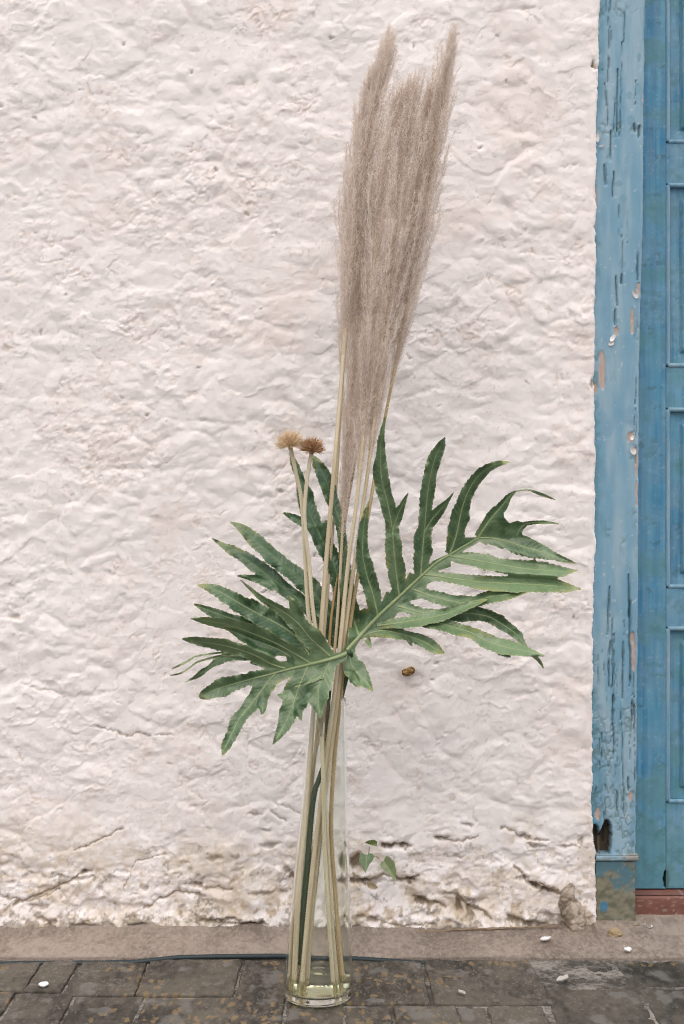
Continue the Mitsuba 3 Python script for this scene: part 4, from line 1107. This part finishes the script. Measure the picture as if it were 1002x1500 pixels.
GD, GL = (0.036, 0.096, 0.042), (0.098, 0.172, 0.078)
Lb = Lobe
A = [
    Lb([(704, 788, 6), (715, 788, 10), (737, 792, 12), (763, 800, 13), (794, 809, 10), (820, 818, 5.5), (846, 826, 0.5)], -0.25, 0.25, -14),
    Lb([(757, 785, 5), (764, 772, 5), (772, 767, 3.2), (794, 765, 2.8), (819, 767.5, 0.5)], -0.1, 0.2, -12, vein=0.5),
    Lb([(701, 787, 6), (717, 763, 9), (737, 739, 7), (747.6, 726, 4), (758.5, 719, 1.1), (772, 717.5, 1.2), (791.5, 723.7, 2.2), (814.5, 732.5, 0.4)], -0.3, 0.25, -25),
    Lb([(658.7, 811.5, 8), (668.5, 783, 13), (676, 748, 12.5), (684, 723.7, 10.5), (697, 701.7, 8.5), (714.6, 686, 6.5), (732, 678.7, 4), (748, 677, 0.5)], 0.3, 0.3, -24),
    Lb([(616, 846, 9), (618.8, 808, 13), (622.4, 768, 11), (626, 725, 10), (631.4, 693, 10), (638.6, 667.6, 9.5), (645.8, 653, 6.5), (652, 640, 0.5)], 0.35, 0.3, -20),
    Lb([(622, 780, 4), (632, 762, 8.5), (642, 750, 7.5), (653, 737, 4.5), (665, 721, 0.6)], 0.2, 0.2, -12, vein=0.7),
    Lb([(585, 875, 9), (579, 826, 13), (574, 772, 10.5), (566.6, 732, 11.5), (560, 707, 12), (557.6, 682, 10), (557.6, 655, 6.5), (561, 628, 3.0), (565, 606, 0.5)], -0.15, 0.3, -20, tone=0.15),
    Lb([(574.5, 780, 4), (582, 756, 7.5), (590, 738.5, 4.3), (598.6, 720.7, 0.5)], 0.2, 0.2, -12, vein=0.6),
    Lb([(553.5, 903, 10), (545, 867, 13), (536, 838.6, 12), (531, 808, 9), (532, 777, 7), (536, 754, 4.8), (540, 734, 0.5)], 0.3, 0.3, -8),
    Lb([(526, 932, 8), (513, 886, 11), (508, 850, 9), (507, 822, 6), (506, 800, 0.6)], 0.2, 0.25, 32, off=44),
    Lb([(656, 814, 4), (673, 817, 9), (706, 822.5, 10.5), (736.6, 828, 11), (771.7, 833.4, 12.5), (802.5, 835.6, 10.5), (824.4, 837, 6.5), (847, 835.6, 0.5)], -1.0, 0.2, -10, tone=0.75),  # high tone paints the sheen of upturned lobes as paler green
    Lb([(622, 842, 4), (640, 844, 7), (673, 849, 8.5), (706, 853, 10), (750, 855, 12), (794, 857, 12), (826.6, 860, 7.5), (852, 863.5, 0.5)], -1.05, 0.2, -8, tone=0.75),
    Lb([(605.7, 863.6, 4), (625, 871, 9), (645, 877, 10), (668, 881.6, 9), (690, 880, 6)], -0.5, 0.25, -4, tone=0.2),
    Lb([(583, 888, 4), (600, 893, 8), (619, 898, 9), (640, 899, 7), (660, 897, 4)], -0.5, 0.2, -6, tone=0.25),
    # the crumpled lower lobes that lie over one another
    Lb([(660, 884, 8), (690, 882, 9), (720, 874, 9), (745, 871, 7), (764, 868, 4), (774, 867, 0.6)], -0.9, 0.1, -12, off=-6, layer=1, tone=0.15),
    Lb([(552.5, 917, 4), (590, 912, 8), (625, 906, 9), (655, 899, 8), (685, 887, 6), (714, 878, 0.8)], -0.9, 0.2, -10, off=-9, layer=2, tone=0.35),
    Lb([(600, 908, 5), (640, 905, 8), (680, 898, 11), (712, 902, 9), (735, 914, 10), (756, 929, 8), (768, 944, 4), (777, 957, 2), (790, 968, 2.4), (796, 979, 1.5)], 0.5, 0.2, 2, off=-1, layer=3, tone=-0.35),
    Lb([(590, 912, 4), (625, 911, 8), (648, 914, 10), (666, 920, 10), (690, 927, 9), (714, 940, 11), (740, 948, 11), (772, 954, 7), (798, 961, 0.8)], -0.8, 0.15, -16, off=-12, layer=4, tone=0.35),
    Lb([(715, 942, 7), (733, 951, 8), (748, 963, 0.8)], -0.5, 0.1, -8, off=-15, layer=5, vein=0, tone=0.3),
    Lb([(528, 934, 3), (545, 927, 7), (562, 924, 9.5), (580, 927, 8), (598, 932, 7), (622.7, 941, 9), (638, 951, 7), (651, 957, 1.0)], -0.8, 0.2, -18, tone=0.35),
    Lb([(592, 930, 4), (599, 938, 3.5), (604, 947, 0.5)], -0.3, 0.1, -5, vein=0, tone=0.2),
    Lb([(538, 936, 4), (541, 944, 3), (544, 949, 0.5)], -0.3, 0.1, -5, vein=0, tone=0.2),
    Lb([(511.6, 945, 7), (513.5, 969, 12), (521, 984, 16), (531, 994, 13), (540, 1004, 6), (546, 1013, 0.5)], -0.35, 0.15, -18, tone=0.3),
    Lb([(520, 985, 6), (521, 1000, 4), (523, 1007, 0.5)], -0.3, 0.1, -14, vein=0, tone=0.25)]
A_mid = [(508, 953, 6), (526, 933, 6), (555, 902, 6), (585, 874, 5), (616, 845, 5), (640, 824, 4), (660, 812, 4), (685, 797, 4), (704, 788, 3), (722, 788, 2)]
A_fill = [[(508, 953), (512, 905), (534, 891), (553, 900), (566, 867), (584, 872), (600, 839), (616, 845), (634, 822), (659, 811), (680, 788), (704, 787), (702, 793), (660, 818), (660, 830), (640, 836), (640, 848), (625, 856), (622, 875), (600, 880), (605, 892), (583, 897), (570, 915), (548, 923), (528, 936), (515, 958)],
          [(701, 786), (737, 742), (738, 758), (746, 767), (758, 763), (767, 766), (763, 774), (765, 784), (777, 788), (770, 800), (737, 795)]]
A_hole = [[(608, 879), (612, 882), (625, 884), (638, 888), (634, 890), (622, 886), (610, 884)], [(581, 899), (584, 902), (592, 901), (593, 905), (585, 904)], [(635, 855), (645, 856), (668, 859), (690, 862), (688, 867), (665, 867), (648, 862)]]
build_leaf('philodendron_leaf', A, A_mid, A_fill, lambda p: -2 - 0.02 * (p[:, 0] - 510) + 14 * sst(505, 540, p[:, 0]), (-0.30, -0.30), 21, GD, (0.145, 0.220, 0.115),
           [(500, 957, 6), (492, 962, 12), (486, 985, 14), (481, 1040, 10), (478, 1110, 8), (472, 1200, 4), (462, 1300, -2), (446, 1440, -8)], A_hole, yellow=0.7)
say('philodendron_leaf', 'largest deeply cut green leaf reaching out to the right with curling lobes', 'leaf')

B = [
    Lb([(399.7, 987, 7), (375.7, 992.6, 9.5), (351.8, 999, 9.5), (327.8, 1006, 11.5), (308.7, 1013, 8.5), (297, 1018.5, 6), (292, 1021.5, 2)], -0.35, 0.25, -14, tone=0.15),
    Lb([(405, 985, 7), (392, 1000, 12), (380, 1016, 11), (367.7, 1032.5, 9), (348.6, 1056.5, 9), (339, 1077, 8), (330, 1095, 5.5), (326, 1107, 0.6)], 0.3, 0.25, -12),
    Lb([(384, 1012, 6), (385, 1026, 7), (385, 1038, 5), (383.5, 1047, 0.8)], 0.2, 0.15, -8, vein=0),
    Lb([(451, 975, 8), (445, 990, 14), (437, 1010, 17), (428, 1036, 13), (415.5, 1064.5, 8.5), (406, 1080, 4), (399.6, 1091, 0.5)], 0.25, 0.2, -10),
    Lb([(432, 1020, 8), (418, 1020, 6), (406, 1018, 0.6)], 0.2, 0.15, -6, vein=0, tone=0.2),
    Lb([(434, 1030, 8), (439, 1045, 5), (441, 1056, 1)], 0.2, 0.15, -6, vein=0),
    Lb([(484.5, 967.5, 9), (473, 992, 14), (466, 1014, 13.5), (466, 1030, 10), (468, 1044, 5), (468.7, 1052, 0.8)], 0.3, 0.2, -16, tone=0.35),
    Lb([(476, 987, 5), (460, 994, 3.5), (446, 1001, 2), (432, 1006, 0.5)], 0.2, 0.1, -12, off=-3, vein=0, tone=0.35, layer=1),
    Lb([(482.7, 961, 6), (470, 949, 11), (455, 935, 15), (440, 917, 12), (425, 903, 9), (410, 893, 6), (395, 884, 4.5), (380, 874, 3.5), (366, 862, 2.2), (352, 849, 0.5)], -0.5, 0.3, -14, tone=0.6),
    Lb([(443, 922, 9), (435, 900, 8), (430, 886, 5.5), (424, 873, 0.8)], -0.2, 0.15, -8, vein=0, tone=0.4),
    Lb([(453, 960, 6), (438, 938, 12), (423, 924.5, 14), (399, 910, 13), (376, 898, 13), (358, 888, 12), (339, 876.5, 10), (320, 866, 8), (304, 860, 5), (290, 857.5, 1)], 0.5, 0.25, -6, off=5, layer=-1, tone=-0.25),
    Lb([(385, 902, 8), (373, 888, 8), (369, 877, 1)], 0.3, 0.1, -3, off=5, vein=0, layer=-1, tone=-0.1),
    Lb([(455, 972, 6), (436, 960, 10), (417, 949, 11), (399.7, 940, 10.5), (375.7, 930, 10), (351.8, 920.8, 9), (327.8, 913.6, 7), (303.9, 909.6, 5.5), (279, 905.5, 0.5)], -0.9, 0.2, -14, tone=0.65),  # sheen put into the colour by tone, as on the right leaf
    Lb([(390, 925, 6), (360, 913, 7), (335.8, 905, 7), (318, 899, 6.5), (303, 893, 5), (284, 884.5, 0.5)], 0.45, 0.2, -4, off=6, layer=-2, tone=-0.3),
    Lb([(418, 979, 6), (399.7, 973.5, 10), (375.7, 960.7, 9.5), (351.8, 952, 8), (327.8, 945.5, 8), (303.9, 941.5, 6.5), (284.7, 938.5, 5), (267, 935.5, 1)], -0.95, 0.2, -16, tone=0.65),
    Lb([(425, 962, 8), (405, 950, 12), (380, 941, 10), (355, 931, 6), (332, 921, 0.8)], 0.3, 0.1, 4, off=3, vein=0.6, tone=-0.15),
    Lb([(395, 965, 5), (372, 962, 6), (351.8, 960, 6), (330, 963, 6.5), (316, 970, 5), (306, 978, 3), (296, 985, 4), (288, 991, 3), (280, 995, 1.4), (269, 1001, 0.4)], 0.4, 0.1, 2, off=8, layer=-3, vein=0.5, tone=-0.1),
    Lb([(352, 957, 2.0), (327.8, 956, 1.3), (307, 958, 1.4), (286, 962, 1.2), (272, 970, 1.4), (249.6, 980.6, 0.3)], 0, 0, -6, off=6, layer=-4, vein=0, tone=0.1),
    Lb([(352, 960, 2.0), (329, 960, 1.2), (308.6, 964, 1.5), (289.5, 969.5, 1.5), (275, 980, 1.2), (262, 987, 1.3), (246.4, 989.4, 0.3)], 0, 0, -10, off=6, layer=-5, vein=0, tone=0.2),
    Lb([(392, 972, 4), (380, 972, 3.5), (366, 970.5, 1)], 0.3, 0.1, 3, off=7, layer=-6, vein=0, tone=-0.3)]
B_mid = [(508, 957, 6), (496, 962, 6), (484.5, 965.6, 5), (454.7, 973, 5), (417, 982, 4), (399, 987, 3), (376, 993, 2)]
B_fill = [[(508, 952), (508, 964), (492, 975), (482, 990), (468, 988), (452, 995), (430, 990), (421, 993), (404, 1003), (396, 995), (385, 990), (388, 978), (410, 972), (420, 962), (430, 962), (448, 960), (462, 950), (480, 957), (495, 957)]]
B_hole = [[(402, 963), (407, 960.5), (419, 962), (420, 968), (410, 969)], [(357, 1045), (360, 1042), (361, 1041), (356, 1047)]]
for L_ in B:
    L_.wide = 1.16
build_leaf('philodendron_leaf_001', B, B_mid, B_fill, lambda p: -28 + 0.06 * (p[:, 0] - 500) * -0.25 + 10 * sst(470, 510, p[:, 0]), (-0.25, -0.20), 22, GD, (0.145, 0.220, 0.115),
           [(514, 956, -8), (515, 968, 4), (510, 985, 14), (503, 1010, 17), (494, 1050, 15), (481, 1100, 12), (468, 1140, 9), (461, 1160, 6), (450, 1270, 0), (436, 1412, -4)], B_hole, pet_r=(5.0, 3.0), yellow=0.6)
say('philodendron_leaf_001', 'drooping cut green leaf in front of the canes spreading to the left', 'leaf')

Cl = [
    Lb([(500, 925, 8), (492, 909.6, 12), (479, 896.5, 12), (462, 872, 12), (443.5, 850, 12), (420, 832, 11), (399.7, 814, 11), (376, 793, 10.5), (360, 778.5, 6.5), (348.6, 770.5, 4.2), (337, 764.5, 0.8)], 0.3, 0.25, 10, tone=0.1),
    Lb([(498, 938, 8), (485, 930, 9), (465, 906, 9), (441.6, 882, 8.5), (417, 863, 9), (399, 848, 11), (380, 833, 11), (360, 818, 9.5), (342, 807, 6.5), (325, 798, 4), (311, 788.5, 0.8)], 0.25, 0.3, 8, off=3, layer=1),
    Lb([(405, 858, 8), (384, 850, 7), (365, 846, 4.2), (347, 843.5, 0.6)], 0.2, 0.15, 4, off=2, vein=0.5, layer=1),
    Lb([(503, 925, 8), (500, 880, 11), (494, 843, 11), (485, 818, 11.5), (471, 789, 12), (456.5, 758.6, 12), (446, 726, 10.5), (440, 703, 6.5), (432, 683, 5), (424, 662, 0.6)], 0.3, 0.3, 6, off=2, tone=-0.1),
    Lb([(462, 772, 8), (446, 765.5, 6.5), (431, 758.5, 5.2), (415, 751, 1.2)], 0.2, 0.15, 4, vein=0.5),
    Lb([(472, 790, 8), (476, 775, 6), (478, 761, 0.8)], 0.2, 0.15, 4, vein=0),
    Lb([(504, 915, 6), (505, 850, 6), (502, 800, 6), (498, 766, 6.5), (491, 745, 7.5), (484, 722, 9), (477, 702, 10), (468, 685, 8.5), (458.5, 667, 1)], 0.3, 0.3, 8, off=-2, layer=2, tone=-0.05)]
C_mid = [(505, 950, 5), (503, 940, 5), (500, 925, 4), (490, 908, 3)]
C_fill = [[(506, 948), (512, 905), (500, 880), (476, 890), (468, 918), (488, 950)]]
for L_ in Cl:
    L_.wide = 1.12
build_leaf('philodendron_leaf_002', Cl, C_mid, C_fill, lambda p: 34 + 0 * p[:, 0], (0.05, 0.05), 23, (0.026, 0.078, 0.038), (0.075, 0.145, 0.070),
           [(504, 970, 30), (498, 1000, 24), (490, 1050, 20), (478, 1110, 17), (466, 1200, 12), (452, 1300, 6), (441, 1430, 2)], yellow=0.35)
say('philodendron_leaf_002', 'dark cut green leaf behind the canes pointing up and to the left', 'leaf')

# ---------------------------------------------------------------- small things
# the young creeper growing out of a hole in the wall
r = np.random.default_rng(5)
say('wall_seedling', 'small green seedling with three leaves sprouting from a hole in the white wall', 'plant')
hole = W(524, 1266, -0.002)
for i, pts in enumerate(([(524, 1266, 4), (534, 1262, -9), (540, 1250, -12), (541, 1240, -14)], [(535, 1262, -10), (541, 1253, -15), (549, 1254, -19), (556, 1258, -21)], [(536, 1260, -10), (537, 1255, -14), (537, 1252, -16)])):
    c, t = spline(pts, 1.5)
    m = tube(W(c[:, 0], c[:, 1], -0.016 + 0.001 * c[:, 2]), 0.00075, 7)
    put(part_key('wall_seedling', 'stem'), m, 'matte_vertex', True, color=np.tile([0.27, 0.22, 0.12], (len(m.vertices), 1)))


def ivy_leaf(cx, cy, out, y, tip, lean, seed, col):
    poly = Polygon(np.asarray(out, float))
    poly = poly.buffer(1.2).buffer(-1.2)
    ring = poly.exterior
    n = int(ring.length / 1.0)
    bd = np.array([ring.interpolate(q_, normalized=True).coords[0] for q_ in np.arange(n) / n])
    bd += 0.35 * (np.stack([nz(bd, 0.5, seed), nz(bd, 0.5, seed + 1)], -1) - 0.5)
    g_ = Polygon(bd).buffer(0)
    x0, y0, x1, y1 = g_.bounds
    gx, gy = np.meshgrid(np.arange(x0, x1, 1.2), np.arange(y0, y1, 1.2))
    pts = np.stack([gx.ravel(), gy.ravel()], -1)
    pts = pts[shapely.contains_xy(g_.buffer(-0.6), pts[:, 0], pts[:, 1])]
    ap = np.concatenate([bd, pts])
    tri = Delaunay(ap).simplices
    cen = ap[tri].mean(1)
    tri = tri[shapely.contains_xy(g_, cen[:, 0], cen[:, 1])]
    ax = np.array([tip[0] - cx, tip[1] - cy], float); L_ = np.linalg.norm(ax); ax /= L_
    al, sd = ((ap - [cx, cy]) * ax).sum(1), ((ap - [cx, cy]) * [-ax[1], ax[0]]).sum(1)
    z = y + lean * al - 0.35 * np.abs(sd) + 1.2 * (nz(ap, 0.2, seed + 2, 2) - 0.5)
    c = lerp3(np.asarray(col) * 0.75, np.asarray(col) * 1.2, nz(ap, 0.22, seed + 3, 2))
    c = lerp3(c, (0.36, 0.40, 0.20), 0.6 * np.exp(-(sd / 0.8) ** 2) + 0.25 * sst(0.62, 0.75, nz(ap, 0.3, seed + 5)))
    put(part_key('wall_seedling', 'leaf'), (W(ap[:, 0], ap[:, 1], 0.001 * z), tri), 'leaf_skin', True, color=np.clip(c, 0, 1))


ivy_leaf(537, 1252, [(527, 1252), (530, 1249), (534, 1251), (537, 1253), (542, 1250), (547, 1251), (548, 1255), (545, 1262), (541, 1266), (538, 1273), (536, 1279), (533, 1276), (530, 1268), (526, 1262)], -32, (536, 1279), -0.30, 3, (0.13, 0.20, 0.10))
ivy_leaf(562, 1262, [(557, 1266), (559, 1262), (562, 1262), (564, 1256), (567, 1253), (571, 1256), (574, 1259), (578, 1263), (579, 1270), (581, 1276), (580, 1285), (581, 1291), (576, 1288), (570, 1281), (564, 1276), (559, 1272)], -36, (581, 1290), -0.22, 6, (0.19, 0.25, 0.12))
ivy_leaf(541, 1238, [(534, 1234), (540, 1231), (548, 1230), (553, 1233), (552, 1237), (554, 1240), (547, 1239), (541, 1237)], -30, (554, 1237), 0.1, 9, (0.14, 0.20, 0.07))
ivy_leaf(541, 1298, [(537, 1292), (543, 1290), (547, 1293), (554, 1300), (550, 1303), (544, 1303), (539, 1300)], -22, (554, 1302), 0.2, 12, (0.42, 0.33, 0.22))


def rock(center, size, seed, bsdf, key, lab, cat, flat=None, group=None, sub=4):
    m = trimesh.creation.icosphere(subdivisions=sub)
    v = np.array(m.vertices)
    v = v * (1 + 0.55 * (nz(v, 1.6, seed, 2) - 0.5) + 0.25 * (nz(v, 5, seed + 1, 2) - 0.5))[:, None]
    v = v * np.asarray(size)
    v = v + center
    put(key_of(key), (v, np.array(m.faces)), bsdf, True, label=lab, cat=cat, group=group)


def on_ground(px, py, z=0.0):
    g_ = G(px, py)
    return np.array([g_[0], g_[1], z])


m = []
for dx, dz, sz in ((-4, 1, 5.6), (4, -2, 5.8), (0.5, 1, 5.0)):
    q_ = trimesh.creation.icosphere(subdivisions=4)
    v = np.array(q_.vertices)
    v = v * (1 + 0.5 * (nz(v, 2.2, 60 + int(dx * 3), 3) - 0.5))[:, None] * np.array([sz, 5.5, sz]) * S * 0.95
    m.append(trimesh.Trimesh(v + W(598 + dx, 984 + dz, -0.010), q_.faces, process=False))
put('mud_nest', trimesh.util.concatenate(m), 'dry_mud', 50, label='small brown mud nest of an insect stuck on the white wall', cat='insect nest')


def flake(px, py, w, l, ang, seed, lab, z=0.003, mat='paint_flake'):
    a, b_ = np.meshgrid(np.linspace(-1, 1, 13), np.linspace(-1, 1, 13))
    rr = np.maximum(np.abs(a), np.abs(b_))
    nrm = np.hypot(a, b_) + 1e-9
    a2, b2 = a * rr / nrm, b_ * rr / nrm
    th_ = np.arctan2(b2, a2)
    k = 1 + 0.5 * (nz(np.stack([np.cos(th_), np.sin(th_)], -1), 1.7, seed, 2) - 0.5) * 2
    X, Y = a2 * k * w, b2 * k * l
    Zt = 0.0035 * rr ** 2 * (0.5 + nz(np.stack([a2, b2], -1), 1.5, seed + 1)) + 0.0016
    X, Y = X * 0.72, Y * 0.8
    ca, sa = math.cos(ang), math.sin(ang)
    g_ = G(px, py)
    top_ = np.stack([g_[0] + X * ca - Y * sa, g_[1] + X * sa + Y * ca, z + Zt], -1).reshape(-1, 3)
    bot = top_ - [0, 0, 0.0012]
    n = a.size
    f = grid_faces(13, 13)
    ring = np.concatenate([np.arange(13), np.arange(1, 13) * 13 + 12, 12 * 13 + np.arange(11, -1, -1), np.arange(11, 0, -1) * 13])
    k2 = np.roll(ring, -1)
    f = np.vstack([f, f[:, ::-1] + n, np.stack([ring, ring + n, k2 + n, k2], -1)])
    put(key_of('paint_flake'), (np.vstack([top_, bot]), f), mat, 40, label=lab, cat='paint flake', group='paint flakes fallen on the ground')


scene['grey_flake'] = tw(pr((0.45, 0.43, 0.40), 0.7, 0.2))
flake(64, 1447, 0.011, 0.012, 0.2, 1, 'white paint flake on the dark paving at the far left', 0.001)
flake(800, 1381, 0.008, 0.016, -0.7, 2, 'white paint flake on the concrete just right of the brown mortar lump')
flake(950, 1364, 0.0075, 0.017, 0.2, 3, 'white paint flake on the concrete right in front of the red sill', 0.006)
flake(920, 1397, 0.0085, 0.012, -0.4, 4, 'white paint flake nearest the edge of the concrete below the door frame')
flake(825, 1437, 0.009, 0.020, -0.5, 5, 'grey paint flake lying on a paving sett below the mortar lump', 0.000, 'grey_flake')
flake(676, 1457, 0.005, 0.010, 0.5, 6, 'tiny grey paint flake on the lichen spotted sett', 0.0, 'grey_flake')
rock(on_ground(901, 1374, 0.008), (0.012, 0.012, 0.008), 15, 'ochre_stone', 'pebble', 'yellowish brown pebble on the concrete below the door frame', 'pebble')

# the dark hose in the gap between the concrete and the setts
hp = [(-120, 1411), (-20, 1409), (60, 1407.5), (140, 1407.5), (205, 1406.5), (260, 1403.5), (330, 1402.5), (400, 1402.5), (470, 1404), (520, 1404.5), (570, 1405.5), (625, 1406.5), (700, 1409)]
c, t = spline(hp, 3.0)
hz = np.interp(c[:, 0], [-120, 0, 110, 200, 260, 420, 520, 560, 640, 700], [-.004, -.003, -.003, -.002, 0.0015, 0.003, 0.001, -0.001, -0.005, -0.010])
m = tube(np.array([[*G(a, b_ + 1.0), z] for (a, b_), z in zip(c[:, :2], hz)]), 0.0042, 10)
put('hose', m, 'dark_rubber', True, label='thin dark hose lying along the edge of the paving', cat='hose')


def twig(pts, rad, key, lab, seed):
    c, t = spline(pts, 2.0)
    n_ = np.stack([nz(np.stack([t * 20, t * 0 + k], -1), 1.0, seed + k, 2) for k in range(3)], -1) - 0.5
    w_ = np.array([W(a, b_, d) for a, b_, d in c]) + n_ * 0.004
    m = tube(w_, rad * (1 - 0.5 * t) * (0.8 + 0.5 * nz(np.stack([t * 50, t * 0], -1), 1.0, seed)), 8)
    v = np.array(m.vertices)
    put(key_of(key), m, 'matte_vertex', True, color=lerp3((0.16, 0.11, 0.075), (0.33, 0.255, 0.19), nz(v, 160, seed, 2)), label=lab, cat='root')


twig([(555, 1369, -0.030), (600, 1366, -0.026), (640, 1364, -0.028), (700, 1361, -0.026), (760, 1358.5, -0.025), (825, 1357, -0.020)], 0.0022, 'dry_root', 'long thin dry root lying along the foot of the white wall', 31)
twig([(858, 1368, -0.030), (890, 1363, -0.026), (915, 1359, -0.022), (938, 1354, -0.014)], 0.0016, 'dry_root', 'short dry root in front of the foot block of the door frame', 41)
twig([(818, 1305, -0.020), (812, 1302, -0.022), (800, 1298, -0.020), (790, 1292, -0.012)], 0.0018, 'dry_root', 'reddish dry root sticking out of the wall above the mortar lump', 51)
